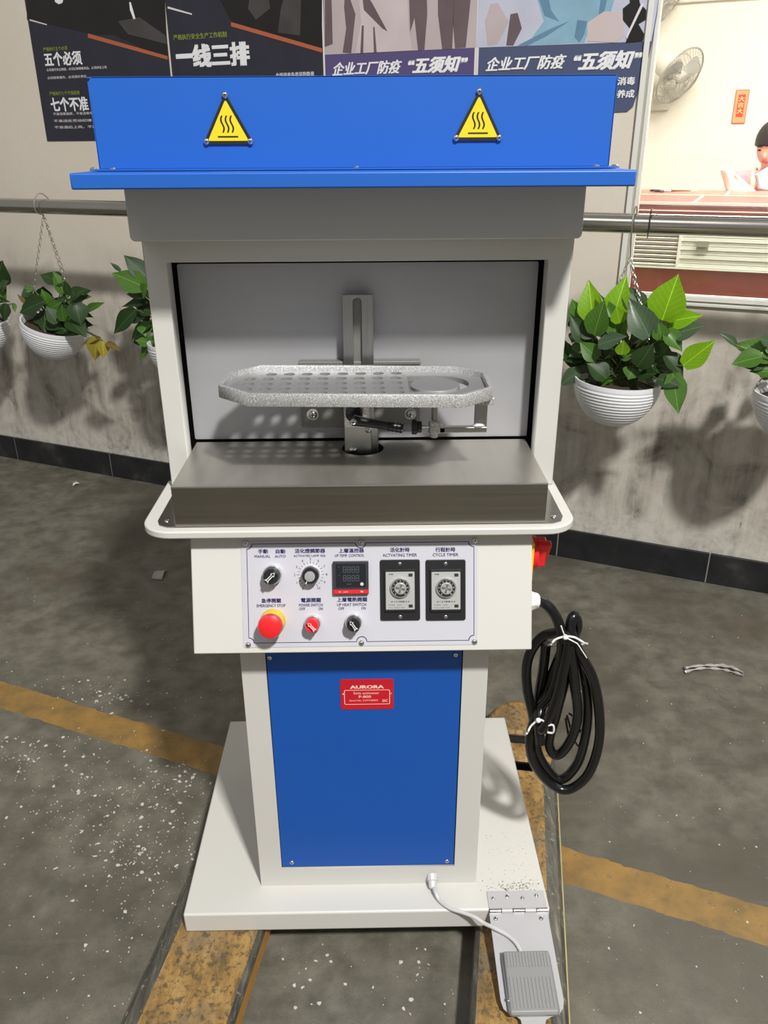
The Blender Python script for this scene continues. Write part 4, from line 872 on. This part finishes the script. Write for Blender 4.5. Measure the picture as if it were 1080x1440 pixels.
m.add([(fx0+.002, fy0, .014), (fx1-.002, fy0, .014), (fx1-.002, fy1-.004, .024), (fx0+.002, fy1-.004, .024), (fx0-.001, fy0-.002, .010), (fx1+.001, fy0-.002, .010), (fx1+.001, fy1-.002, .010), (fx0-.001, fy1-.002, .010)],
      [(0, 1, 2, 3), (7, 6, 5, 4), (4, 5, 1, 0), (5, 6, 2, 1), (6, 7, 3, 2), (7, 4, 0, 3)])
part('treadle', m, GREYP, fs, bevel=.003)
m = MB(MP); sl = (.024-.014)/(fy1-.004-fy0)
Lf = fy1-.004-fy0
for (t0, t1) in ((.03, .56), (.70, .97)):
    for i in range(12 if t0 < .5 else 14):
        n1 = 12 if t0 < .5 else 14
        x = fx0+.007+(fx1-fx0-.014)*i/(n1-1); ya, yb = fy0+Lf*t0+.002, fy0+Lf*t1; za, zb2 = .014+sl*(ya-fy0), .014+sl*(yb-fy0); w = .0011
        m.add([(x-w, ya, za), (x+w, ya, za), (x+w, yb, zb2), (x-w, yb, zb2), (x-w*.6, ya+.001, za+.0016), (x+w*.6, ya+.001, za+.0016), (x+w*.6, yb-.001, zb2+.0016), (x-w*.6, yb-.001, zb2+.0016)], [(4, 5, 6, 7), (0, 1, 5, 4), (1, 2, 6, 5), (2, 3, 7, 6), (3, 0, 4, 7)])
part('grip_ribs', m, plain('grey_plastic_ribs', (.27, .27, .27), .4), fs)
for x, y in ((715, 1407), (768, 1402)): X_, Y_ = pq(x, y, .012); screw(fs, MP @ Vector((X_, Y_, .0135)), pn_, .003)
g_ = at(607, 1232, 1, YC); gm = MB(Matrix.Translation((g_.x+.001, YC, g_.z)) @ Matrix.Rotation(radians(90+32), 4, 'X')); gm.lathe([(.011, -.004), (.011, .008), (.009, .010), (.0075, .022), (.0055, .024)], 10)
fg = part('cable_gland', gm, LGREY); fg['label'] = 'small grey cable gland at column foot'
C_ = lambda x, y, z: at(x, y, 2, z)
pts = [g_+Vector((.002, -.016, -.010)), C_(612, 1254, .148), C_(618, 1266, .1405), C_(632, 1277, .1400), C_(650, 1283, .1400), C_(668, 1290, .1410), C_(680, 1298, .136), C_(695, 1305, .138), C_(712, 1314, .133), C_(724, 1324, .130), C_(731, 1335, .126), C_(733, 1341, .124)]
part('pedal_cable', MB().tube(catmull(pts, 6), .0038, 10), LGREY)
# scuffs of grime in front of the hinge: thin dry dirt flakes lying on the base
rnd = random.Random(3); m = MB()
for i in range(220):
    x, y = (rnd.gauss(728, 20), rnd.gauss(1246, 5)) if i < 120 else (rnd.uniform(676, 760), rnd.uniform(1170, 1250))
    p_ = at(x, y, 2, ZB1); 
    if p_.x > .325: continue
    s_ = rnd.uniform(.0005, .0017)*(1 if i < 120 else .6); n_ = rnd.randint(3, 6); a0 = rnd.random()*6
    m.prism([(p_.x+s_*rnd.uniform(.5, 1.6)*cos(a0+2*pi*j/n_), p_.y+s_*rnd.uniform(.4, 1)*sin(a0+2*pi*j/n_)) for j in range(n_)], ZB1, ZB1+.0004)
o = part('dirt_specks', m, plain('dry_dirt', (.16, .13, .10), .8)); o['kind'] = 'stuff'

# ------------------------------------------------------------------ hanging planters
POT = plain('white_pot_plastic', (.76, .77, .80), .4, var=.01); SOIL = plain('potting_soil', (.05, .035, .02), .9, bmp=.6, bscale=90); CHN = plain('chain_zinc', (.45, .43, .40), .35, .8)
LEAFME = []
def leaf_mesh(curl, fold, k):
    vs = []; fs = []; n = 9; prof = [0, .26, .44, .50, .485, .43, .34, .22, .10, 0]
    for i in range(n+1):
        t = i/n; w = prof[i]; z = -curl*t*t; back = -.07*sin(pi*min(1, w/.5)) if i in (1,) else 0
        for j, u in enumerate((-1, -.5, 0, .5, 1)):
            vs.append((u*w, t+(-.09 if i == 1 and abs(u) == 1 else 0), z+fold*abs(u)*w+.015*sin(7*t+k)*abs(u)))
    fs = [(i*5+j, i*5+j+1, (i+1)*5+j+1, (i+1)*5+j) for i in range(n) for j in range(4)]
    me = bpy.data.meshes.new('leaf'); me.from_pydata(vs, [], fs); me.polygons.foreach_set('use_smooth', [True]*len(fs)); return me
LM_ = {}
def leaf_me(mat, k):
    if (mat.name, k) not in LM_:
        me = leaf_mesh((.12, .3, .05)[k], (.18, .28, .1)[k], k); me.materials.append(mat); LM_[mat.name, k] = me
    return LM_[mat.name, k]
def leaf(root, b, t, width, mat, out=.0, k=0, tilt=0):
    b = Vector(b); t = Vector(t)+(-WN)*out; d = t-b; L = d.length; y = d.normalized(); nrm = (CAM-b).normalized()
    nrm = (nrm+Vector((0, 0, .5))).normalized(); x = y.cross(nrm).normalized(); x = Matrix.Rotation(tilt, 3, y) @ x; z = x.cross(y)
    M = Matrix((( x.x*width, y.x*L, z.x*L, 0), (x.y*width, y.y*L, z.y*L, 0), (x.z*width, y.z*L, z.z*L, 0), (0, 0, 0, 1)))
    o = bpy.data.objects.new('leaf', leaf_me(mat, k)); COL.objects.link(o); o.parent = root
    M.translation = b-ORG[root.name]; o.matrix_basis = M; return o
def planter(label, s, z0, r, tilt, hook_s, leaves, off=.33, seed=1, fill=0, fbox=None, chain=True, colors=(LD, LD, LD, LM), hk_z=.10, angs=(pi, .1, pi*.45)):
    rnd = random.Random(seed); hgt = r*1.02
    c0 = W(s, z0, off); root = thing('hanging_planter', label, 'planter', c0, None)
    M = Matrix.Translation(c0+Vector((0, 0, r*.5))) @ Matrix.Rotation(tilt, 4, WN) @ Matrix.Translation((0, 0, -r*.5))
    prof = []; nr = 13
    for i in range(nr*4+1):
        t = i/(nr*4); rr = r*(.34+.66*sin(t*pi/2)**.62) if t > 0 else r*.34
        ridge = .0014*(1 if (i % 4) in (1, 2) else -1) if .12 < t < .93 else 0
        prof.append((rr+ridge, t*hgt))
    prof += [(r*1.0, hgt+.006), (r*.96, hgt+.006), (r*.93, hgt-.004), (r*.85, hgt*.7)]
    MB(M).lathe(prof, 44).build('pot', POT, root, ang=60)
    MB(M).lathe([(r*.90, hgt*.84), (r*.6, hgt*.87), (r*.2, hgt*.89)], 24).build('soil', SOIL, root)
    top = W(hook_s, 1.292, off)
    hk = [top+Vector((0, 0, -hk_z)), top-WN*.036+Vector((0, 0, -.02)), top-WN*.036+Vector((0, 0, .02)), top+Vector((0, 0, .046)), top+WN*.040+Vector((0, 0, .022)), top+WN*.038+Vector((0, 0, -.012))]
    MB().tube(catmull(hk, 5), .0022, 8).build('hook', CHN, root)
    if chain:
        a = hk[0]
        for q in angs:
            e = M @ Vector((0, 0, 0)); u = WD*cos(q)+WN*sin(q); e = (M @ Vector((u.x*r*.97, u.y*r*.97, hgt)))
            d = e-a; n = int(d.length/.0135); y = d.normalized(); x = y.orthogonal().normalized(); m = MB()
            for i in range(n):
                c = a+d*((i+.5)/n); xx = x if i % 2 else y.cross(x); 
                m.tube([c+y*(.0088*cos(2*pi*j/8))+xx*(.0046*sin(2*pi*j/8)) for j in range(8)], .0011, 4, True)
            m.build('chain', CHN, root)
    crown = M @ Vector((0, 0, hgt*.9)); st = MB()
    def put(b, t, w, mat, out, k, tilt_):
        leaf(root, b, t, w, mat, out, k, tilt_)
        mid = crown.lerp(Vector(b), .5)+Vector((0, 0, .025)); q0 = crown+WD*rnd.uniform(-.6, .6)*r*.8
        st.tube(catmull([q0, mid, Vector(b)], 4), .0022, 5)
    for L in leaves:
        bx, by, tx_, ty, w, mat = L[:6]; do = L[6] if len(L) > 6 else .0
        b = wp(bx, by, off+do); t = wp(tx_, ty, off+do); put(b, t, w, mat, .02, rnd.randint(0, 2), rnd.uniform(-.3, .3))
    if fill:
        x0, x1, y0, y1 = fbox
        for i in range(fill):
            bx, by = rnd.uniform(x0, x1), rnd.uniform(y0, y1); a = rnd.uniform(0, 2*pi); l = rnd.uniform(16, 30)
            do = rnd.uniform(-.10, .05); b = wp(bx, by, off+do); t = wp(bx+l*cos(a), by-l*.8*abs(sin(a))*rnd.choice((1, 1, -.6)), off+do)
            put(b, t, rnd.uniform(.045, .07), rnd.choice(colors), rnd.uniform(-.03, .04), rnd.randint(0, 2), rnd.uniform(-.6, .6))
    st.build('stems', STEM, root)
    return root
def sc(L, ox, oy, k): return [(ox+a/k, oy+b/k, ox+c/k, oy+d/k, w, m, *r) for (a, b, c, d, w, m, *r) in L]
R1 = sc([(545, 325, 622, 92, .115, LB, .05), (195, 330, 175, 128, .085, LB, .0), (290, 330, 360, 108, .085, LB, .02), (130, 340, 95, 215, .06, LM), (440, 290, 350, 135, .075, LD, .0), (480, 410, 388, 212, .085, LG, .08),
         (560, 335, 752, 292, .06, LB, .02), (600, 400, 752, 338, .075, LG, .04), (650, 555, 815, 420, .07, LB, .06), (560, 500, 668, 590, .06, LD, .05), (598, 590, 632, 792, .07, LM, .07), (520, 620, 640, 645, .05, LD, .07),
         (170, 500, 38, 520, .055, LD), (130, 585, 25, 640, .055, LG, .03), (220, 450, 370, 395, .06, LG, .08), (560, 380, 655, 465, .055, LM, .06), (160, 440, 90, 290, .06, LD, .04), (220, 520, 135, 430, .06, LM, .05),
         (330, 420, 250, 190, .07, LM, .04), (330, 340, 318, 250, .05, LB, .06), (200, 400, 250, 220, .08, LM, .06), (340, 500, 355, 420, .045, LB, .07), (540, 420, 530, 330, .05, LM, .07), (100, 560, 60, 420, .05, LD, .0), (420, 560, 500, 440, .07, LD, .06), (260, 620, 180, 520, .07, LD, .06), (450, 250, 530, 225, .03, LM, .0), (170, 640, 130, 690, .05, LM, .06)], 780, 360, 3.6)
planter('white ribbed hanging planter with the largest bright green pothos, right of the machine', -.329, .680, .135, radians(2), -.331, R1, fill=85, fbox=(812, 938, 458, 535), seed=4, angs=(pi*.95, -.15, pi*.3))
LL = sc([(225, 590, 100, 640, .085, LD, .05), (320, 500, 215, 440, .075, LD, -.02), (330, 560, 290, 430, .06, LM, -.02), (240, 600, 235, 530, .05, LM, .02), (380, 600, 430, 700, .09, LD, .06), (350, 690, 450, 740, .085, LD, .07), (440, 640, 535, 588, .035, LM, .03), (495, 770, 480, 892, .07, LY, .08), (540, 800, 622, 828, .03, LBR, .08),
         (510, 775, 420, 802, .025, LBR, .08), (360, 580, 470, 555, .05, LM, .0), (350, 560, 345, 478, .035, LD), (130, 600, 105, 548, .02, LBR, .03), (290, 700, 255, 610, .06, LG, .06), (170, 530, 135, 515, .02, LM), (320, 690, 330, 600, .05, LM, .06), (520, 790, 545, 870, .05, LY, .085)], 0, 260, 3.6)
planter('tilted white ribbed hanging planter with a yellowing leaf, left of the machine', -2.667, .685, .137, radians(17), -2.608, LL, fill=50, fbox=(42, 112, 415, 470), seed=8, hk_z=.035)
BM = sc([(750, 470, 642, 350, .075, LD), (612, 437, 574, 388, .022, LD), (740, 520, 580, 440, .09, LM, .03), (770, 590, 620, 602, .045, LD), (690, 630, 578, 752, .07, LD, .03), (770, 710, 648, 768, .055, LD, .02), (790, 770, 708, 885, .045, LM, .03), (760, 640, 660, 690, .07, LD, .0), (760, 560, 650, 540, .06, LD, .0), (770, 800, 700, 780, .05, LM, .04), (800, 640, 700, 620, .08, LD)], 0, 260, 3.6)
planter('pothos planter mostly hidden behind the machine, only leaves showing at its left edge', -2.0, .66, .135, 0, -1.98, BM, fill=34, fbox=(196, 262, 390, 490), seed=5)
FL = sc([(-20, 500, 30, 382, .11, LD), (10, 590, -60, 400, .09, LM), (0, 530, 60, 480, .05, LG), (30, 600, 40, 690, .045, LD, .04), (-30, 590, 44, 575, .035, LD), (-60, 620, 10, 560, .07, LM), (70, 600, 95, 640, .02, LM), (-40, 500, 20, 520, .07, LM)], 0, 260, 3.6)
planter('pothos planter cut off by the left edge of the photo', -3.10, .66, .135, 0, -3.10, FL, fill=14, fbox=(-60, -10, 420, 470), seed=6)
FR = sc([(915, 450, 850, 378, .025, LG, .05), (1050, 510, 895, 532, .07, LM, .06), (1090, 440, 1035, 405, .035, LG, .04), (1120, 520, 920, 420, .08, LM, .03), (1060, 560, 940, 540, .04, LG, .05), (1100, 590, 1000, 560, .05, LM, .05), (1130, 540, 1060, 430, .07, LM)], 780, 360, 3.6)
planter('white planter with pale-edged leaves at the right edge of the photo', .205, .690, .137, 0, .207, FR, fill=14, fbox=(1082, 1140, 490, 530), seed=9, colors=(LM, LG, LM))
# a spare hook on the rail
tp = W(-.285, 1.292, .33); hk = [tp-WN*.033+Vector((0, 0, -.04)), tp-WN*.034, tp-WN*.02+Vector((0, 0, .035)), tp+WN*.01+Vector((0, 0, .038))]
o = MB().tube(catmull(hk, 5), .0018, 8).build('wire_hook', BLACK); tag(o, 'bent black wire hook over the handrail, right of the largest planter', 'hook')

# ------------------------------------------------------------------ litter on the floor
rnd = random.Random(11); FLK = plain('white_paint_flake', (.50, .48, .45), .6, var=.2); m = MB()
def flake(x, y, s_):
    p_ = at(x, y, 2, .0); n_ = rnd.randint(4, 7); a0 = rnd.random()*6; el = rnd.uniform(.4, 1); th = rnd.random()*3
    P = []
    for j in range(n_):
        a_ = a0+2*pi*j/n_; r_ = s_*rnd.uniform(.5, 1.2); u, v = r_*cos(a_), r_*el*sin(a_); P.append((p_.x+u*cos(th)-v*sin(th), p_.y+u*sin(th)+v*cos(th)))
    m.prism(P, 0, .0006)
for i in range(1100):
    c = rnd.choice(((170, 1150, 60, 45), (90, 1090, 70, 50), (210, 1190, 60, 40), (150, 980, 45, 15), (245, 1100, 30, 25), (30, 1040, 30, 30), (190, 1260, 50, 60)))
    x, y = rnd.gauss(c[0], c[2]), rnd.gauss(c[1], c[3]); 
    if y < 1035 and y > 960+x*.32-5 and x < 330: continue
    if x > 340+(1010-y)*.25: continue
    flake(x, y, rnd.choice((.0009, .001, .0012, .0015, .002, .002, .003, .006)))
for i in range(150): flake(rnd.uniform(0, 330), rnd.uniform(800, 1440), rnd.choice((.001, .0015, .002, .003)))
for i in range(120): flake(rnd.uniform(800, 1080), rnd.uniform(860, 1440), rnd.choice((.0008, .001, .0015, .003)))
for i in range(45): flake(rnd.uniform(385, 640), rnd.uniform(1325, 1440), rnd.choice((.001, .0015, .003, .005)))
o = m.build('paint_flakes', FLK); tag(o, 'white paint flakes scattered over the grey floor around the yellow line', 'flakes', kind='stuff')
def scrap(name, label, cat, quad, z, mat, arch=.0, n=6):
    a, b, c, d = [at(x, y, 2, .001) for x, y in quad]; vs = []
    for i in range(n+1):
        t = i/n
        for j in range(3): u = j/2; p_ = a.lerp(b, t).lerp(d.lerp(c, t), u); vs.append((p_.x, p_.y, .001+arch*sin(pi*t)+.002*u))
    m = MB(); f = [(i*3+j, i*3+j+1, (i+1)*3+j+1, (i+1)*3+j) for i in range(n) for j in range(2)]; m.add(vs, f)
    o = m.build(name, mat); sd = o.modifiers.new('thick', 'SOLIDIFY'); sd.thickness = .0008; sd.offset = 1; return tag(o, label, cat)
scrap('paper_scrap', 'curled grey paper scrap on the dark floor left of the control box', 'scrap', ((213, 814), (221, 803), (235, 803), (228, 816)), 0, plain('grey_paper', (.36, .35, .33), .6), .012)
scrap('paper_scrap', 'small white paper scrap on the floor near the left skirting', 'scrap', ((101, 680), (110, 677), (112, 681), (103, 684)), 0, plain('white_paper', (.6, .58, .54), .6), .006)
CLR = plain('clear_film', (.42, .40, .38), .12, coat=.8, var=.4)
pts = [at(x, y, 2, .004) for x, y in ((963, 946), (985, 942), (1010, 941), (1028, 945), (1045, 952))]
m = MB()
for i, (o1, zz) in enumerate(((0, .003), (.012, .007), (.022, .002))):
    m.tube(catmull([p_+Vector((.3*o1, o1, zz+.003*sin(j*2+i))) for j, p_ in enumerate(pts)], 6), [.0035+.002*sin(j*1.3+i) for j in range(25)], 6)
o = m.build('plastic_film_strip', CLR); tag(o, 'shiny twisted strip of clear plastic film on the floor at right', 'plastic')

# ------------------------------------------------------------------ the woman behind the bench
OFFP = -2.42
hc = wp(1089, 204, OFFP); PS = hc.dot(WD); PD = hc.dot(WN); PZ = hc.z
pr_ = thing('person', 'black-haired woman in pink top and cream apron reading papers behind the red bench', 'person', W(PS, 0, WDIST-PD))
SKIN = plain('skin', (.80, .52, .42), .5, var=.04); HAIR = plain('black_hair', (.02, .018, .02), .35, var=.4); PINK = plain('pink_top', (.80, .30, .34), .7, var=.06); APR = plain('cream_apron', (.80, .72, .48), .7); TRO = plain('dark_trousers', (.04, .04, .06), .7); PAP = plain('white_sheet', (.82, .82, .80), .6, var=.02); LAV = plain('grey_paper_back', (.58, .57, .60), .6, var=.03); LIP = plain('lips', (.55, .12, .12), .5)
def PP(s, f, z): return W(PS+s, z, WDIST-PD+f)            # s right, f towards the window, z height
def skinned(name, nodes, edges, mat, root_i=0, par=None, sub=2):
    me = bpy.data.meshes.new(name); me.from_pydata([Vector(n[0])-PP(0, 0, 0) for n in nodes], edges, []); o = bpy.data.objects.new(name, me); link(o, par, PP(0, 0, 0))
    o.modifiers.new('skin', 'SKIN').use_smooth_shade = True
    for i, n in enumerate(nodes):
        v = me.skin_vertices[0].data[i]; v.radius = (n[1], n[2] if len(n) > 2 else n[1]); v.use_root = (i == root_i)
    o.modifiers.new('sub', 'SUBSURF').levels = sub; o.modifiers['sub'].render_levels = sub; me.materials.append(mat); return o
hz = PZ
sh = hz-.175
nodes = [(PP(.02, -.02, .98), .13, .10), (PP(.02, 0, 1.10), .12, .09), (PP(.01, .0, sh-.06), .14, .09), (PP(0, .0, sh+.02), .085, .075), (PP(0, .01, sh+.06), .05, .05), (PP(-.002, .03, hz-.085), .05, .05), (PP(-.005, .035, hz-.03), .075, .085), (PP(-.005, .03, hz+.045), .078, .088),
         (PP(-.145, .0, sh-.01), .058), (PP(-.21, .06, sh-.25), .043), (PP(-.225, .22, sh-.22), .032), (PP(-.255, .30, sh-.165), .024),
         (PP(.165, .0, sh-.01), .058), (PP(.20, .08, sh-.22), .043), (PP(.07, .20, sh-.20), .032), (PP(-.02, .26, sh-.185), .024),
         (PP(-.08, -.02, .90), .09), (PP(-.09, .02, .50), .06), (PP(-.09, -.02, .09), .042), (PP(-.09, .10, .035), .032),
         (PP(.12, -.02, .90), .09), (PP(.12, .02, .50), .06), (PP(.12, -.02, .09), .042), (PP(.12, .10, .035), .032)]
edges = [(0, 1), (1, 2), (2, 3), (3, 4), (4, 5), (5, 6), (6, 7), (2, 8), (8, 9), (9, 10), (10, 11), (2, 12), (12, 13), (13, 14), (14, 15), (0, 16), (16, 17), (17, 18), (18, 19), (0, 20), (20, 21), (21, 22), (22, 23)]
body = skinned('body', nodes, edges, SKIN, 0, pr_)
# clothing shells
top = skinned('pink_top', [(PP(.02, -.02, .98), .142, .112), (PP(.02, 0, 1.10), .132, .102), (PP(.01, .0, sh-.06), .152, .102), (PP(0, -.005, sh+.005), .095, .084), (PP(-.145, .0, sh-.01), .070), (PP(-.185, .045, sh-.16), .056), (PP(.165, .0, sh-.01), .070), (PP(.190, .06, sh-.16), .056)], [(0, 1), (1, 2), (2, 3), (2, 4), (4, 5), (2, 6), (6, 7)], PINK, 0, pr_)
skinned('trousers', [(PP(.02, -.02, .96), .15, .115), (PP(-.08, -.02, .88), .10), (PP(-.09, .02, .50), .075), (PP(-.09, -.02, .12), .06), (PP(.12, -.02, .88), .10), (PP(.12, .02, .50), .075), (PP(.12, -.02, .12), .06)], [(0, 1), (1, 2), (2, 3), (0, 4), (4, 5), (5, 6)], TRO, 0, pr_)
m = MB()
for sgn in (-1, 1): m.tube(catmull([PP(sgn*.075, -.05, sh+.05), PP(sgn*.085, .045, sh+.035), PP(sgn*.075, .10, sh-.04), PP(sgn*.085, .115, sh-.14)], 6), .014, 8)
vs = [PP(-.10+.2*i/8, .118+.012*sin(pi*i/8), sh-.10-.05*j) for j in range(7) for i in range(9)]
m.add(vs, [(j*9+i, j*9+i+1, (j+1)*9+i+1, (j+1)*9+i) for j in range(6) for i in range(8)]); ap = m.build('apron', APR, pr_); ap.modifiers.new('t', 'SOLIDIFY').thickness = .004
# head details
MHd = Matrix.Translation(PP(-.005, .035, hz)) @ frame((0, 0, 0), WD*.90-WN*.43, (0, 0, 1)) @ Matrix.Rotation(radians(16), 4, 'X')     # local x right, y up, z to viewer
m = MB(MHd)
nr, ns = 14, 28
vs = []
for i in range(nr+1):
    ph = pi*.5*(i/nr)*1.35
    for j in range(ns):
        a_ = 2*pi*j/ns; fx = sin(ph)*cos(a_); fz = sin(ph)*sin(a_); fy = cos(ph)
        low = fy
        if fz > .1: low = max(fy, .10-.10*abs(fx))
        vs.append((fx*.092*1.02, .012+low*.118, fz*.104-.006+(.004 if fz > 0 else 0)))
m.add(vs, [(i*ns+j, i*ns+(j+1) % ns, (i+1)*ns+(j+1) % ns, (i+1)*ns+j) for i in range(nr) for j in range(ns)]); hb = m.build('hair', HAIR, pr_, ang=180); hb.modifiers.new('t', 'SOLIDIFY').thickness = .008
MB(MHd).ball((0, -.02, -.095), .045, 14, 10, (1, 1.1, .8)).build('hair_bun', HAIR, pr_, ang=180)
m = MB(MHd); m.ball((0, -.012, .012), .083, 24, 16, (.93, 1.22, .98)); m.ball((0, -.072, .045), .038, 14, 10, (1, .8, .8)); fc = m.build('face', SKIN, pr_, ang=180)
m = MB(MHd); m.ball((0, -.028, .093), .013, 12, 8, (.8, 1.5, 1)); m.build('nose', SKIN, fc, ang=180)
for sgn in (-1, 1):
    MB(MHd).ball((sgn*.030, -.002, .084), .012, 10, 8, (1.2, .45, .5)).build('eye', HAIR, fc, ang=180)
    MB(MHd).ball((sgn*.082, -.02, .0), .020, 10, 8, (.35, 1.3, .8)).build('ear', SKIN, fc, ang=180)
    MB(MHd).box(sgn*.030-.014, sgn*.030+.014, .014, .018, .084, .088).build('eyebrow', HAIR, fc)
m = MB(MHd); m.ball((0, -.062, .084), .014, 12, 8, (1.5, .5, .5)); m.build('mouth', LIP, fc, ang=180)
# hands: palm and five fingers each
def hand(wr, dirv, palmn, sgn):
    d = dirv.normalized(); n = palmn.normalized(); x = d.cross(n).normalized()*sgn
    nodes = [(wr, .018, .024), (wr+d*.045, .015, .034), (wr+d*.075, .013, .034)]; ed = [(0, 1), (1, 2)]
    o_ = skinned('hand', nodes, ed, SKIN, 0, body, 2)
    for i, (u, L_) in enumerate(((-.027, .055), (-.009, .068), (.009, .063), (.026, .050))):
        p0 = wr+d*.072+x*u; q1 = p0+d*L_*.45+n*.006; q2 = q1+d*L_*.2+n*L_*.35; q3 = q2-d*L_*.10+n*L_*.28
        skinned('finger', [(p0, .0095), (q1, .009), (q2, .0085), (q3, .0075)], [(0, 1), (1, 2), (2, 3)], SKIN, 0, body, 1)
    p0 = wr+d*.02-x*.026; skinned('thumb', [(p0, .011), (p0+d*.022-x*.016+n*.012, .010), (p0+d*.045-x*.012+n*.030, .0085)], [(0, 1), (1, 2)], SKIN, 0, body, 1)
h1 = PP(-.255, .30, sh-.165); hand(h1, Vector((0, 0, 1))+WD*-.05, WD*1-WN*.3, 1)
h2_ = PP(-.02, .26, sh-.185); hand(h2_, WD*-1+Vector((0, 0, -.25))-WN*.2, Vector((0, 0, -1))-WN*.3, -1)
# papers held in the hands
def sheet(name, label, corners, mat, bend):
    a, b, c, d = [wp(x, y, o_) for x, y, o_ in corners]; m = MB(); vs = []; n = 8
    for i in range(n+1):
        for j in range(n+1): p_ = a.lerp(b, i/n).lerp(d.lerp(c, i/n), j/n); vs.append(p_-WN*(bend*sin(pi*i/n)))
    m.add(vs, [(i*(n+1)+j, i*(n+1)+j+1, (i+1)*(n+1)+j+1, (i+1)*(n+1)+j) for i in range(n) for j in range(n)]); o = m.build(name, mat, ang=180); s_ = o.modifiers.new('t', 'SOLIDIFY'); s_.thickness = .0015; return tag(o, label, 'paper')
o1 = WDIST-PD+.30
sheet('paper_sheet', "white folded paper held in the woman's hands above the bench edge", ((1013, 240, o1), (1027, 237, o1), (1066, 271, o1-.12), (1022, 272, o1)), PAP, .04)
sheet('paper_sheet', "narrow rolled white sheet slanting down beside the woman's arm", ((1028, 239, o1+.02), (1033, 241, o1+.02), (1049, 266, o1-.05), (1044, 268, o1-.05)), PAP, .01)
sheet('paper_sheet', 'large pale grey sheet in front of the woman at the photo edge', ((1061, 246, o1-.14), (1100, 222, o1-.12), (1110, 275, o1-.05), (1066, 266, o1-.10)), LAV, .02)
